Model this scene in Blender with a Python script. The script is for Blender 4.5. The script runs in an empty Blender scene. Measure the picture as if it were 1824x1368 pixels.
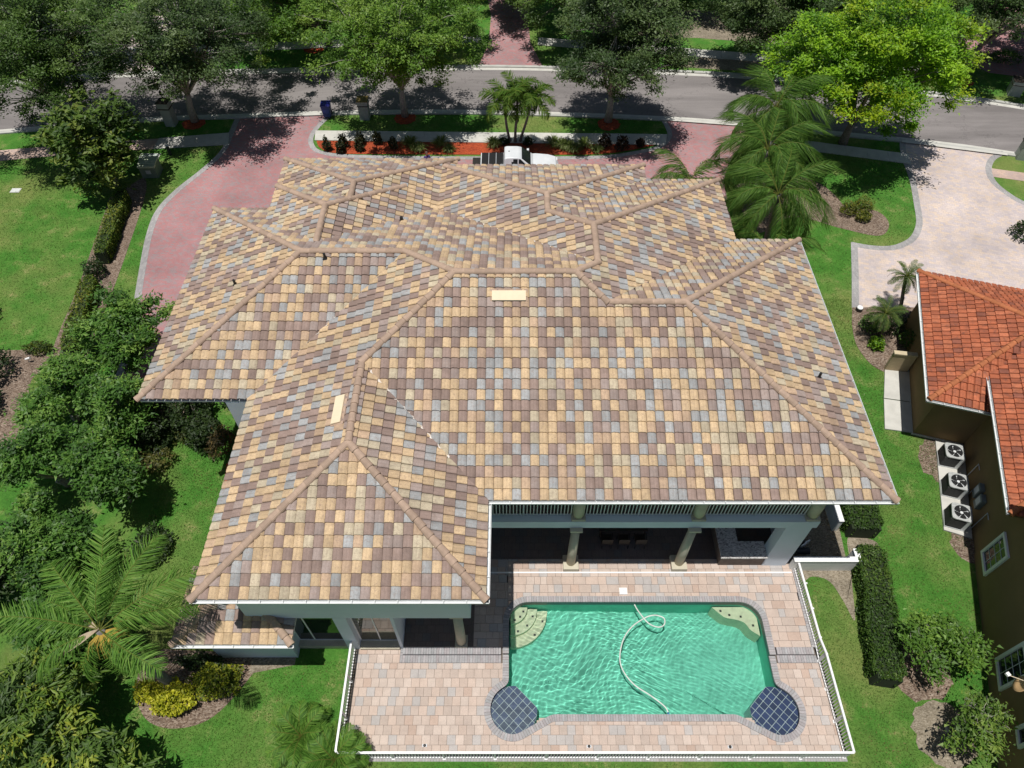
import bpy, bmesh, math, random
import numpy as np
from mathutils import Matrix, Vector, noise as mnoise

SC = bpy.context.scene
COL = SC.collection
R = math.radians
rnd = random.Random(7)
PI = math.pi

# ------------------------------------------------------------------ camera, sky, sun, exposure
cam_d = bpy.data.cameras.new('camera')
cam_d.sensor_width = 36.0
cam_d.lens = 24.99
cam_d.clip_end = 2000
cam = bpy.data.objects.new('camera', cam_d)
cam.location = (0, 0, 30)
cam.rotation_euler = (R(38.18), 0, 0)
COL.objects.link(cam)
SC.camera = cam

SUN_DIR = Vector((0.116, 0.115, -1.0)).normalized()      # the way the light travels
el = math.asin(-SUN_DIR.z)
world = bpy.data.worlds.new('World')
SC.world = world
world.use_nodes = True
wn = world.node_tree.nodes
sky = wn.new('ShaderNodeTexSky')
sky.sky_type = 'NISHITA'
sky.sun_disc = False
sky.sun_elevation = el
sky.sun_rotation = math.atan2(-SUN_DIR.x, -SUN_DIR.y)
wn['Background'].inputs['Strength'].default_value = 0.05
world.node_tree.links.new(sky.outputs[0], wn['Background'].inputs[0])
sun_d = bpy.data.lights.new('sun', 'SUN')
sun_d.energy = 4.6
sun_d.angle = R(0.5)
sun_d.color = (1.0, 0.965, 0.91)
sun = bpy.data.objects.new('sun', sun_d)
sun.location = (-20, -20, 80)
sun.rotation_euler = SUN_DIR.to_track_quat('-Z', 'Y').to_euler()
COL.objects.link(sun)
SC.view_settings.view_transform = 'Standard'
SC.view_settings.look = 'None'
SC.view_settings.exposure = 0.0
SC.view_settings.gamma = 1.0

# ------------------------------------------------------------------ mesh helpers
def tag(o, label=None, cat=None, group=None, kind=None):
    if label: o['label'] = label
    if cat: o['category'] = cat
    if group: o['group'] = group
    if kind: o['kind'] = kind
    return o

def thing(name, label, cat, loc=(0, 0, 0), group=None, rz=0.0):
    o = bpy.data.objects.new(name, None)
    o.empty_display_size = 0.3
    o.location = loc
    o.rotation_euler = (0, 0, rz)
    COL.objects.link(o)
    return tag(o, label, cat, group)

def attach(o, p):
    """parent o to p keeping o where its world coordinates put it"""
    o.parent = p
    if p.parent is None:
        m = Matrix.Translation(p.location) @ p.rotation_euler.to_matrix().to_4x4()
        o.matrix_parent_inverse = m.inverted()
    return o

def link(name, me, mat=None, parent=None, local=False):
    o = bpy.data.objects.new(name, me)
    COL.objects.link(o)
    if mat is not None and len(me.materials) == 0: me.materials.append(mat)
    if parent is not None:
        if local: o.parent = parent
        else: attach(o, parent)
    return o

class MB:
    def __init__(s): s.v = []; s.f = []; s.m = []
    def quad(s, a, b, c, d, mi=0):
        n = len(s.v); s.v += [tuple(a), tuple(b), tuple(c), tuple(d)]; s.f.append((n, n+1, n+2, n+3)); s.m.append(mi)
    def poly(s, pts, mi=0):
        n = len(s.v); s.v += [tuple(p) for p in pts]; s.f.append(tuple(range(n, n+len(pts)))); s.m.append(mi)
    def box(s, x0, x1, y0, y1, z0, z1, mi=0, M=None):
        n = len(s.v)
        c = [(x0,y0,z0),(x1,y0,z0),(x1,y1,z0),(x0,y1,z0),(x0,y0,z1),(x1,y0,z1),(x1,y1,z1),(x0,y1,z1)]
        if M is not None: c = [tuple(M @ Vector(p)) for p in c]
        s.v += c
        for f in ((0,3,2,1),(4,5,6,7),(0,1,5,4),(1,2,6,5),(2,3,7,6),(3,0,4,7)):
            s.f.append(tuple(n+i for i in f)); s.m.append(mi)
        return s
    def prism(s, poly, z0, z1, mi=0):
        n = len(s.v); k = len(poly)
        s.v += [(p[0], p[1], z0) for p in poly] + [(p[0], p[1], z1) for p in poly]
        s.f.append(tuple(n+k+i for i in range(k))); s.m.append(mi)
        s.f.append(tuple(n+k-1-i for i in range(k))); s.m.append(mi)
        for i in range(k):
            j = (i+1) % k
            s.f.append((n+i, n+j, n+k+j, n+k+i)); s.m.append(mi)
        return s
    def tube(s, pts, rad, n=8, mi=0, cap=True):
        pts = [Vector(p) for p in pts]
        if not hasattr(rad, '__len__'): rad = [rad]*len(pts)
        base = len(s.v)
        ref = Vector((0, 0, 1))
        prev = None
        for i, p in enumerate(pts):
            t = (pts[min(i+1, len(pts)-1)] - pts[max(i-1, 0)])
            if t.length < 1e-9: t = Vector((0, 0, 1))
            t.normalize()
            if prev is None:
                a = t.cross(Vector((1, 0, 0)) if abs(t.x) < 0.8 else Vector((0, 1, 0)))
            else:
                a = prev - t*prev.dot(t)
            a.normalize(); prev = a
            b = t.cross(a)
            for k in range(n):
                q = p + (a*math.cos(2*PI*k/n) + b*math.sin(2*PI*k/n))*rad[i]
                s.v.append(tuple(q))
        for i in range(len(pts)-1):
            for k in range(n):
                k2 = (k+1) % n
                s.f.append((base+i*n+k, base+i*n+k2, base+(i+1)*n+k2, base+(i+1)*n+k)); s.m.append(mi)
        if cap:
            s.f.append(tuple(base+n-1-k for k in range(n))); s.m.append(mi)
            e = base+(len(pts)-1)*n
            s.f.append(tuple(e+k for k in range(n))); s.m.append(mi)
        return s
    def lathe(s, prof, c=(0, 0, 0), n=16, mi=0):
        base = len(s.v)
        for r, z in prof:
            for k in range(n):
                a = 2*PI*k/n
                s.v.append((c[0]+r*math.cos(a), c[1]+r*math.sin(a), c[2]+z))
        for i in range(len(prof)-1):
            for k in range(n):
                k2 = (k+1) % n
                s.f.append((base+i*n+k, base+i*n+k2, base+(i+1)*n+k2, base+(i+1)*n+k)); s.m.append(mi)
        s.f.append(tuple(base+n-1-k for k in range(n))); s.m.append(mi)
        e = base+(len(prof)-1)*n
        s.f.append(tuple(e+k for k in range(n))); s.m.append(mi)
        return s
    def mesh(s, name, mats, smooth=False):
        me = bpy.data.meshes.new(name)
        me.from_pydata(s.v, [], s.f)
        if not isinstance(mats, (list, tuple)): mats = [mats]
        for m in mats: me.materials.append(m)
        if len(mats) > 1: me.polygons.foreach_set('material_index', s.m)
        if smooth: me.polygons.foreach_set('use_smooth', [True]*len(s.f))
        me.update()
        return me
    def build(s, name, mats, parent=None, smooth=False, bevel=0.0, local=False, seg=2):
        o = link(name, s.mesh(name, mats, smooth), None, parent, local)
        if bevel:
            b = o.modifiers.new('bevel', 'BEVEL'); b.width = bevel; b.segments = seg; b.limit_method = 'ANGLE'; b.angle_limit = R(40)
        return o

def np_mesh(name, V, F, mat, col=None, smooth=False):
    """V (n,3), F (m,k) all faces of k corners, col (n,3) a colour for each vertex"""
    V = np.asarray(V, dtype=np.float32); F = np.asarray(F, dtype=np.int32)
    me = bpy.data.meshes.new(name)
    m, k = F.shape
    me.vertices.add(len(V)); me.vertices.foreach_set('co', V.ravel())
    me.loops.add(m*k); me.loops.foreach_set('vertex_index', F.ravel())
    me.polygons.add(m)
    me.polygons.foreach_set('loop_start', np.arange(0, m*k, k, dtype=np.int32))
    me.polygons.foreach_set('loop_total', np.full(m, k, dtype=np.int32))
    me.polygons.foreach_set('use_smooth', np.full(m, smooth, dtype=bool))
    if mat is not None: me.materials.append(mat)
    me.update(calc_edges=True)
    if col is not None: set_col(me, col)
    return me

def set_col(me, col):
    a = me.color_attributes.new('col', 'FLOAT_COLOR', 'POINT')
    c = np.ones((len(me.vertices), 4), dtype=np.float32)
    c[:, :3] = col
    a.data.foreach_set('color', c.ravel())

# ------------------------------------------------------------------ materials
def new_mat(name):
    m = bpy.data.materials.new(name)
    m.use_nodes = True
    nt = m.node_tree
    return m, nt, nt.nodes['Principled BSDF']

def nd(nt, t, **kw):
    n = nt.nodes.new(t)
    for k, v in kw.items():
        if k in n.inputs: n.inputs[k].default_value = v
        else: setattr(n, k, v)
    return n

def noise_tex(nt, scale, detail=3, rough=0.6, coord='Object', off=None, vec=None):
    tc = nd(nt, 'ShaderNodeTexCoord') if vec is None else None
    n = nd(nt, 'ShaderNodeTexNoise'); n.inputs['Scale'].default_value = scale
    n.inputs['Detail'].default_value = detail; n.inputs['Roughness'].default_value = rough
    src = tc.outputs[coord] if vec is None else vec
    if off:
        mp = nd(nt, 'ShaderNodeMapping'); mp.inputs['Scale'].default_value = off
        nt.links.new(src, mp.inputs[0]); src = mp.outputs[0]
    nt.links.new(src, n.inputs['Vector'])
    return n

def ramp(nt, fac, stops):
    r = nd(nt, 'ShaderNodeValToRGB')
    el_ = r.color_ramp.elements
    while len(el_) < len(stops): el_.new(0.5)
    for e, (p, c) in zip(el_, stops):
        e.position = p; e.color = (c[0], c[1], c[2], 1) if hasattr(c, '__len__') else (c, c, c, 1)
    nt.links.new(fac, r.inputs[0])
    return r

def mix(nt, a, b, fac, mode='MIX'):
    m = nd(nt, 'ShaderNodeMix'); m.data_type = 'RGBA'; m.blend_type = mode
    for sock, val in ((6, a), (7, b)):
        if hasattr(val, 'is_output'): nt.links.new(val, m.inputs[sock])
        else: m.inputs[sock].default_value = (val[0], val[1], val[2], 1)
    if hasattr(fac, 'is_output'): nt.links.new(fac, m.inputs[0])
    else: m.inputs[0].default_value = fac
    return m.outputs[2]

def bump(nt, b, height, strength=0.3, dist=0.02):
    n = nd(nt, 'ShaderNodeBump'); n.inputs['Strength'].default_value = strength; n.inputs['Distance'].default_value = dist
    nt.links.new(height, n.inputs['Height']); nt.links.new(n.outputs[0], b.inputs['Normal'])

def plain(name, c, rough=0.6, metal=0.0, var=0.12, scale=3.0, spec=0.5, bmp=0.0, bscale=60, each=0.0):
    m, nt, b = new_mat(name)
    n = noise_tex(nt, scale, 4)
    lo = tuple(x*(1-var) for x in c); hi = tuple(min(1, x*(1+var)) for x in c)
    r = ramp(nt, n.outputs[0], [(0.3, lo), (0.7, hi)])
    nt.links.new(r.outputs[0], b.inputs['Base Color'])
    b.inputs['Roughness'].default_value = rough; b.inputs['Metallic'].default_value = metal
    b.inputs['Specular IOR Level'].default_value = spec
    if bmp:
        n2 = noise_tex(nt, bscale, 3); bump(nt, b, n2.outputs[0], bmp, 0.01)
    if each:
        oi = nd(nt, 'ShaderNodeObjectInfo'); rr = ramp(nt, oi.outputs['Random'], [(0.0, 1-each), (1.0, 1+each)])
        nt.links.new(mix(nt, r.outputs[0], rr.outputs[0], 1.0, 'MULTIPLY'), b.inputs['Base Color'])
    return m

def attr_mat(name, rough=0.75, lo=0.8, hi=1.15, scale=6, stretch=(1, 1, 1), spec=0.3, bmp=0.15, fine=45, flash=None):
    """colour comes from the piece's own 'col' attribute, worn by stains, flashes and specks laid over the whole surface"""
    m, nt, b = new_mat(name)
    a = nd(nt, 'ShaderNodeAttribute'); a.attribute_name = 'col'
    pos = nd(nt, 'ShaderNodeNewGeometry').outputs['Position']
    n = noise_tex(nt, scale, 5, 0.7, off=stretch, vec=pos)
    r = ramp(nt, n.outputs[0], [(0.3, lo), (0.7, hi)])
    c = mix(nt, a.outputs['Color'], r.outputs[0], 1.0, 'MULTIPLY')
    if flash:
        n4 = noise_tex(nt, flash[0], 4, 0.75, vec=pos)
        r4 = ramp(nt, n4.outputs[0], [(0.50, 0.0), (0.68, flash[2])])
        c = mix(nt, c, flash[1], r4.outputs[0])
        n5 = noise_tex(nt, 0.5, 4, 0.65, vec=pos)
        r5 = ramp(nt, n5.outputs[0], [(0.3, 0.88), (0.7, 1.06)])
        c = mix(nt, c, r5.outputs[0], 1.0, 'MULTIPLY')
    n2 = noise_tex(nt, fine, 3, 0.7, vec=pos)
    r2 = ramp(nt, n2.outputs[0], [(0.35, 0.86), (0.65, 1.1)])
    c = mix(nt, c, r2.outputs[0], 1.0, 'MULTIPLY')
    nt.links.new(c, b.inputs['Base Color'])
    b.inputs['Roughness'].default_value = rough; b.inputs['Specular IOR Level'].default_value = spec
    if bmp: bump(nt, b, n2.outputs[0], bmp, 0.01)
    return m

def foliage_mat(name, trans=0.35, rough=0.5, spec=0.35):
    m, nt, b = new_mat(name)
    a = nd(nt, 'ShaderNodeAttribute'); a.attribute_name = 'col'
    nt.links.new(a.outputs['Color'], b.inputs['Base Color'])
    b.inputs['Roughness'].default_value = rough; b.inputs['Specular IOR Level'].default_value = spec
    t = nd(nt, 'ShaderNodeBsdfTranslucent')
    tc = mix(nt, a.outputs['Color'], (1.0, 1.15, 0.45), 1.0, 'MULTIPLY')
    nt.links.new(tc, t.inputs[0])
    ms = nd(nt, 'ShaderNodeMixShader'); ms.inputs[0].default_value = trans
    nt.links.new(b.outputs[0], ms.inputs[1]); nt.links.new(t.outputs[0], ms.inputs[2])
    nt.links.new(ms.outputs[0], nt.nodes['Material Output'].inputs['Surface'])
    return m

def grass_mat():
    m, nt, b = new_mat('lawn_grass')
    big = noise_tex(nt, 0.16, 4, 0.6)
    mid = noise_tex(nt, 0.9, 5, 0.65)
    fine = noise_tex(nt, 9.0, 5, 0.75)
    vf = noise_tex(nt, 38.0, 3, 0.7)
    g = ramp(nt, mid.outputs[0], [(0.28, (0.046, 0.150, 0.022)), (0.5, (0.070, 0.198, 0.030)), (0.74, (0.145, 0.240, 0.056))])
    d = ramp(nt, big.outputs[0], [(0.46, 0.0), (0.66, 0.65)])
    c = mix(nt, g.outputs[0], (0.22, 0.23, 0.075), d.outputs[0])
    p = ramp(nt, mid.outputs[0], [(0.55, 0.0), (0.68, 0.75)])
    pf = ramp(nt, fine.outputs[0], [(0.45, 0.0), (0.62, 1.0)])
    pp = nd(nt, 'ShaderNodeMath', operation='MULTIPLY')
    nt.links.new(p.outputs[0], pp.inputs[0]); nt.links.new(pf.outputs[0], pp.inputs[1])
    c = mix(nt, c, (0.32, 0.26, 0.13), pp.outputs[0])
    f = ramp(nt, fine.outputs[0], [(0.25, 0.7), (0.75, 1.35)])
    c = mix(nt, c, f.outputs[0], 1.0, 'MULTIPLY')
    f2 = ramp(nt, vf.outputs[0], [(0.25, 0.65), (0.75, 1.4)])
    c = mix(nt, c, f2.outputs[0], 1.0, 'MULTIPLY')
    nt.links.new(c, b.inputs['Base Color'])
    b.inputs['Roughness'].default_value = 0.95; b.inputs['Specular IOR Level'].default_value = 0.1
    bump(nt, b, vf.outputs[0], 0.9, 0.06)
    return m

def mulch_mat(name, c1, c2, c3):
    m, nt, b = new_mat(name)
    tc = nd(nt, 'ShaderNodeTexCoord')
    v = nd(nt, 'ShaderNodeTexVoronoi'); v.inputs['Scale'].default_value = 14
    w = noise_tex(nt, 8, 2)
    mp = nd(nt, 'ShaderNodeMapping'); mp.inputs['Scale'].default_value = (1, 2.2, 1)
    nt.links.new(tc.outputs['Object'], mp.inputs[0]); nt.links.new(mp.outputs[0], v.inputs['Vector'])
    r = ramp(nt, v.outputs['Color'], [(0.1, c1), (0.5, c2), (0.9, c3)])
    n = noise_tex(nt, 1.2, 4)
    r2 = ramp(nt, n.outputs[0], [(0.3, 0.75), (0.7, 1.15)])
    c = mix(nt, r.outputs[0], r2.outputs[0], 1.0, 'MULTIPLY')
    nt.links.new(c, b.inputs['Base Color']); b.inputs['Roughness'].default_value = 0.95
    bump(nt, b, v.outputs['Distance'], 0.8, 0.05)
    return m

def brick_mat(name, c1, c2, c3, mortar, w, h, rot=0.0, offset=0.5, big=0.25):
    """pavers too small in view to build one by one"""
    m, nt, b = new_mat(name)
    tc = nd(nt, 'ShaderNodeTexCoord')
    mp = nd(nt, 'ShaderNodeMapping'); mp.inputs['Rotation'].default_value = (0, 0, rot)
    nt.links.new(tc.outputs['Object'], mp.inputs[0])
    br = nd(nt, 'ShaderNodeTexBrick'); br.offset = offset
    br.inputs['Scale'].default_value = 1.0; br.inputs['Brick Width'].default_value = w; br.inputs['Row Height'].default_value = h
    br.inputs['Mortar Size'].default_value = 0.006; br.inputs['Mortar Smooth'].default_value = 0.2
    br.inputs['Color1'].default_value = (0, 0, 0, 1); br.inputs['Color2'].default_value = (1, 1, 1, 1)
    br.inputs['Mortar'].default_value = (0.5, 0.5, 0.5, 1)
    nt.links.new(mp.outputs[0], br.inputs['Vector'])
    r = ramp(nt, br.outputs['Color'], [(0.05, c1), (0.5, c2), (0.95, c3)])
    n = noise_tex(nt, big, 6, 0.72)
    r2 = ramp(nt, n.outputs[0], [(0.3, 0.72), (0.7, 1.18)])
    c = mix(nt, r.outputs[0], r2.outputs[0], 1.0, 'MULTIPLY')
    n3 = noise_tex(nt, 30, 3)
    r3 = ramp(nt, n3.outputs[0], [(0.3, 0.85), (0.7, 1.12)])
    c = mix(nt, c, r3.outputs[0], 1.0, 'MULTIPLY')
    c = mix(nt, c, mortar, br.outputs['Fac'])
    nt.links.new(c, b.inputs['Base Color']); b.inputs['Roughness'].default_value = 0.9
    b.inputs['Specular IOR Level'].default_value = 0.2
    return m

def asphalt_mat():
    m, nt, b = new_mat('asphalt')
    a = noise_tex(nt, 0.25, 5, 0.6, off=(0.25, 1, 1)); f = noise_tex(nt, 30, 3, 0.8)
    r = ramp(nt, a.outputs[0], [(0.3, (0.185, 0.170, 0.167)), (0.7, (0.235, 0.216, 0.210))])
    r2 = ramp(nt, f.outputs[0], [(0.3, 0.78), (0.7, 1.2)])
    c = mix(nt, r.outputs[0], r2.outputs[0], 1.0, 'MULTIPLY')
    pt = noise_tex(nt, 0.07, 2, 0.5, off=(0.5, 1.6, 1)); rp = ramp(nt, pt.outputs[0], [(0.45, 1.0), (0.47, 0.88), (0.55, 0.92), (0.57, 1.03)])
    c = mix(nt, c, rp.outputs[0], 1.0, 'MULTIPLY')
    wv = noise_tex(nt, 1.1, 4, 0.7, off=(0.10, 1.0, 1)); rw = ramp(nt, wv.outputs[0], [(0.35, 0.84), (0.6, 1.08)])
    c = mix(nt, c, rw.outputs[0], 1.0, 'MULTIPLY')
    vo = nd(nt, 'ShaderNodeTexVoronoi'); vo.feature = 'DISTANCE_TO_EDGE'; vo.inputs['Scale'].default_value = 0.16
    tcv = noise_tex(nt, 0.9, 5, 0.7); vm = nd(nt, 'ShaderNodeVectorMath', operation='MULTIPLY_ADD'); vm.inputs[1].default_value = (3, 3, 3)
    tco = nd(nt, 'ShaderNodeTexCoord'); nt.links.new(tcv.outputs['Color'], vm.inputs[0]); nt.links.new(tco.outputs['Object'], vm.inputs[2]); nt.links.new(vm.outputs[0], vo.inputs['Vector'])
    cr = ramp(nt, vo.outputs['Distance'], [(0.0, 0.62), (0.006, 1.0)])
    c = mix(nt, c, cr.outputs[0], 1.0, 'MULTIPLY')
    nt.links.new(c, b.inputs['Base Color']); b.inputs['Roughness'].default_value = 0.95; b.inputs['Specular IOR Level'].default_value = 0.15
    bump(nt, b, f.outputs[0], 0.4, 0.01)
    return m

def glass_mat(name, c, rough=0.03):
    m, nt, b = new_mat(name)
    b.inputs['Base Color'].default_value = (*c, 1); b.inputs['Roughness'].default_value = rough
    b.inputs['Specular IOR Level'].default_value = 0.8
    return m

M = {}
M['grass'] = grass_mat()
M['asphalt'] = asphalt_mat()
M['concrete'] = plain('concrete', (0.50, 0.49, 0.45), 0.9, var=0.12, scale=1.5, spec=0.2, bmp=0.2)
M['kerb'] = plain('kerb_concrete', (0.42, 0.42, 0.39), 0.9, var=0.15, scale=1.2, spec=0.2)
M['red_mulch'] = mulch_mat('red_mulch', (0.20, 0.028, 0.010), (0.40, 0.060, 0.016), (0.50, 0.10, 0.03))
M['brown_mulch'] = mulch_mat('brown_mulch', (0.08, 0.05, 0.035), (0.20, 0.14, 0.10), (0.36, 0.29, 0.23))
M['dirt'] = mulch_mat('bare_soil', (0.16, 0.13, 0.09), (0.26, 0.22, 0.16), (0.36, 0.31, 0.24))
M['red_paver'] = brick_mat('red_brick_pavers', (0.40, 0.185, 0.185), (0.37, 0.20, 0.205), (0.31, 0.235, 0.24), (0.28, 0.20, 0.20), 0.22, 0.11, 0.2)
M['grey_border'] = brick_mat('grey_border_pavers', (0.30, 0.29, 0.29), (0.34, 0.33, 0.33), (0.38, 0.37, 0.36), (0.24, 0.23, 0.23), 0.11, 0.22, 0.0)
M['pale_paver'] = brick_mat('pale_driveway_pavers', (0.58, 0.47, 0.39), (0.54, 0.46, 0.43), (0.48, 0.42, 0.42), (0.38, 0.33, 0.32), 0.30, 0.20, 0.27, 0.4)
M['pink_paver'] = brick_mat('pink_walk_pavers', (0.55, 0.40, 0.32), (0.50, 0.37, 0.31), (0.44, 0.34, 0.30), (0.34, 0.27, 0.24), 0.30, 0.20, 0.1, 0.4)
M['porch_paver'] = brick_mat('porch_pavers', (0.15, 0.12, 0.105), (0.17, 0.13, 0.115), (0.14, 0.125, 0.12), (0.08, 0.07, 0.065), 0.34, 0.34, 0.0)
M['tile'] = attr_mat('roof_tile', 0.82, 0.84, 1.10, 4.0, (1, 1, 1), 0.25, 0.18, 34, (10.0, (0.27, 0.19, 0.15), 0.55))
M['cap'] = plain('ridge_cap_clay', (0.375, 0.272, 0.205), 0.85, var=0.22, scale=2.2, spec=0.2, bmp=0.15, each=0.13)
M['orange_tile'] = attr_mat('terracotta_tile', 0.8, 0.72, 1.10, 2.2, (1, 2.4, 1), 0.25, 0.12, 30, (3.2, (0.16, 0.065, 0.045), 0.75))
M['orange_cap'] = plain('terracotta_cap', (0.38, 0.135, 0.06), 0.85, var=0.3, scale=2.5, spec=0.2, each=0.12)
M['deck'] = plain('roof_underlay', (0.10, 0.075, 0.06), 0.95)
M['mortar'] = plain('valley_mortar', (0.66, 0.60, 0.54), 0.95, var=0.2, scale=8)
M['paver'] = attr_mat('pool_deck_paver', 0.9, 0.90, 1.07, 2.5, (1, 1, 1), 0.15, 0.15, 40)
M['coping'] = attr_mat('pool_coping_brick', 0.9, 0.85, 1.1, 5, (1, 1, 1), 0.15, 0.15, 40)
M['sand'] = plain('joint_sand', (0.13, 0.105, 0.085), 0.95)
M['stucco'] = plain('grey_stucco', (0.64, 0.71, 0.78), 0.9, var=0.05, scale=0.7, spec=0.2, bmp=0.25, bscale=40)
M['white'] = plain('white_paint', (0.78, 0.78, 0.77), 0.6, var=0.04, spec=0.4)
M['white_wall'] = plain('white_garden_wall', (0.74, 0.74, 0.71), 0.9, var=0.1, scale=1.2, spec=0.2)
M['column'] = plain('beige_stone', (0.50, 0.46, 0.36), 0.85, var=0.08, spec=0.2)
M['gutter'] = plain('grey_gutter', (0.62, 0.64, 0.64), 0.5, var=0.06, spec=0.4)
M['rail'] = plain('grey_rail_paint', (0.55, 0.57, 0.60), 0.55, var=0.05)
M['dark_glass'] = glass_mat('dark_glass', (0.015, 0.018, 0.02))
M['warm_glass'] = glass_mat('warm_glass', (0.10, 0.095, 0.07))
M['granite'] = mulch_mat('speckled_granite', (0.22, 0.20, 0.19), (0.66, 0.64, 0.62), (0.76, 0.74, 0.72))
M['dark_wood'] = plain('dark_wood', (0.035, 0.026, 0.02), 0.6)
M['black'] = plain('black_plastic', (0.012, 0.012, 0.013), 0.5, var=0.2)
M['cream'] = plain('cream_metal', (0.72, 0.60, 0.42), 0.7, var=0.05)
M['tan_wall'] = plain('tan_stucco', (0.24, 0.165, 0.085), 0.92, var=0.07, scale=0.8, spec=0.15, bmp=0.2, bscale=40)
M['bark'] = plain('grey_bark', (0.20, 0.175, 0.15), 0.95, var=0.35, scale=9, spec=0.1, bmp=0.6, bscale=25)
M['pale_bark'] = plain('pale_bark', (0.36, 0.34, 0.30), 0.95, var=0.3, scale=9, spec=0.1, bmp=0.5, bscale=25)
M['palm_bark'] = plain('palm_bark', (0.21, 0.20, 0.19), 0.95, var=0.3, scale=6, spec=0.1, bmp=0.5, bscale=25)
M['leaf'] = foliage_mat('leaf', 0.36)
M['frond'] = foliage_mat('palm_frond', 0.32, 0.55, 0.2)
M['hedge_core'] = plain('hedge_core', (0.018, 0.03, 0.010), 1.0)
M['plaster'] = plain('pool_plaster', (0.21, 0.60, 0.475), 0.9, var=0.16, scale=0.8, spec=0.1)  # teal of the deep water painted into the basin colour
M['step_plaster'] = plain('pool_step_plaster', (0.72, 0.67, 0.50), 0.9, var=0.1, scale=6, spec=0.1)  # paler colour imitates the shallower water over steps and bench
M['navy'] = attr_mat('navy_pool_tile', 0.35, 0.85, 1.15, 8, (1, 1, 1), 0.5, 0.0)
M['grout'] = plain('pale_grout', (0.62, 0.64, 0.68), 0.9)
M['fence'] = plain('white_fence', (0.74, 0.74, 0.74), 0.5, var=0.03)
# ------------------------------------------------------------------ ground, roads, paths
HARD = []
def sheet(name, poly, z, mat, kind='structure', parent=None):
    if z > 0.0045: HARD.append([(p[0], p[1]) for p in poly])
    mb = MB(); mb.poly([(p[0], p[1], z) for p in poly])
    bm = bmesh.new(); me = mb.mesh(name, mat); bm.from_mesh(me); bmesh.ops.triangulate(bm, faces=bm.faces)
    bm.normal_update()
    for f in bm.faces:
        if f.normal.z < 0: f.normal_flip()
    bm.to_mesh(me); bm.free()
    o = link(name, me, None, parent)
    if parent is None: tag(o, kind=kind)
    return o

def smooth_line(pts, n=6):
    out = []
    P = [Vector((p[0], p[1])) for p in pts]
    for i in range(len(P)-1):
        p0 = P[max(i-1, 0)]; p1 = P[i]; p2 = P[i+1]; p3 = P[min(i+2, len(P)-1)]
        for k in range(n):
            t = k/n
            q = 0.5*((2*p1)+(p2-p0)*t+(2*p0-5*p1+4*p2-p3)*t*t+(3*p1-p0-3*p2+p3)*t**3)
            out.append((q.x, q.y))
    out.append((P[-1].x, P[-1].y))
    return out

def offset_line(pts, d):
    out = []
    for i in range(len(pts)):
        a = Vector(pts[max(i-1, 0)][:2]); b = Vector(pts[min(i+1, len(pts)-1)][:2])
        t = (b-a).normalized(); n = Vector((-t.y, t.x))
        p = Vector(pts[i][:2])+n*d
        out.append((p.x, p.y))
    return out

def strip(name, pts, d0, d1, z0, z1, mat, parent=None):
    a = offset_line(pts, d0); b = offset_line(pts, d1)
    HARD.append(list(a)+list(b[::-1]))
    mb = MB()
    for i in range(len(pts)-1):
        mb.quad((*a[i], z1), (*a[i+1], z1), (*b[i+1], z1), (*b[i], z1))
        if z1-z0 > 0.01:
            mb.quad((*a[i], z0), (*a[i+1], z0), (*a[i+1], z1), (*a[i], z1))
            mb.quad((*b[i], z0), (*b[i+1], z0), (*b[i+1], z1), (*b[i], z1))
    o = mb.build(name, mat, parent)
    if parent is None: tag(o, kind='structure')
    return o

def circle(cx, cy, r, n=28, jit=0.12, seed=0):
    rr = random.Random(seed)
    return [(cx+r*(1+rr.uniform(-jit, jit))*math.cos(2*PI*i/n), cy+r*(1+rr.uniform(-jit, jit))*math.sin(2*PI*i/n)) for i in range(n)]

# lawn sheet with an opening where the pool is dug
X0, X1, Y0, Y1 = -6.5, 12.62, 5.52, 13.5
lw = MB()
for (a, b, c, d) in ((-300, X0, -200, 400), (X1, 300, -200, 400), (X0, X1, -200, Y0), (X0, X1, Y1, 400)):
    lw.quad((a, c, 0), (b, c, 0), (b, d, 0), (a, d, 0))
tag(lw.build('lawn', M['grass']), kind='structure')

near = smooth_line([(-90, 40), (-60, 44.2), (-38.1, 47.4), (-32.2, 48.45), (-26.1, 49.2), (-21.1, 49.5), (-13.85, 49.95), (-4.8, 50.1), (3.8, 49.75), (12.3, 49.1), (17.7, 48.35), (24.5, 47.1), (31.1, 45.9), (35.5, 44.75), (42, 42.6), (60, 35)])
far = smooth_line([(-90, 47), (-60, 51.2), (-41.1, 54.2), (-35.3, 55.3), (-31.9, 55.65), (-21.3, 56.2), (-14.4, 56.5), (-5.2, 56.8), (2.2, 56.7), (14.6, 55.9), (20.9, 55.1), (30.8, 53.3), (39.7, 50.8), (60, 43.5)])
sheet('road', near + far[::-1], 0.005, M['asphalt'])
strip('kerb', near, -0.30, 0.0, 0.0, 0.10, M['kerb'])
strip('gutter', near, 0.0, 0.38, 0.0, 0.012, M['concrete'])
strip('kerb', far, 0.0, 0.30, 0.0, 0.10, M['kerb'])
strip('gutter', far, -0.38, 0.0, 0.0, 0.012, M['concrete'])

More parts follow.
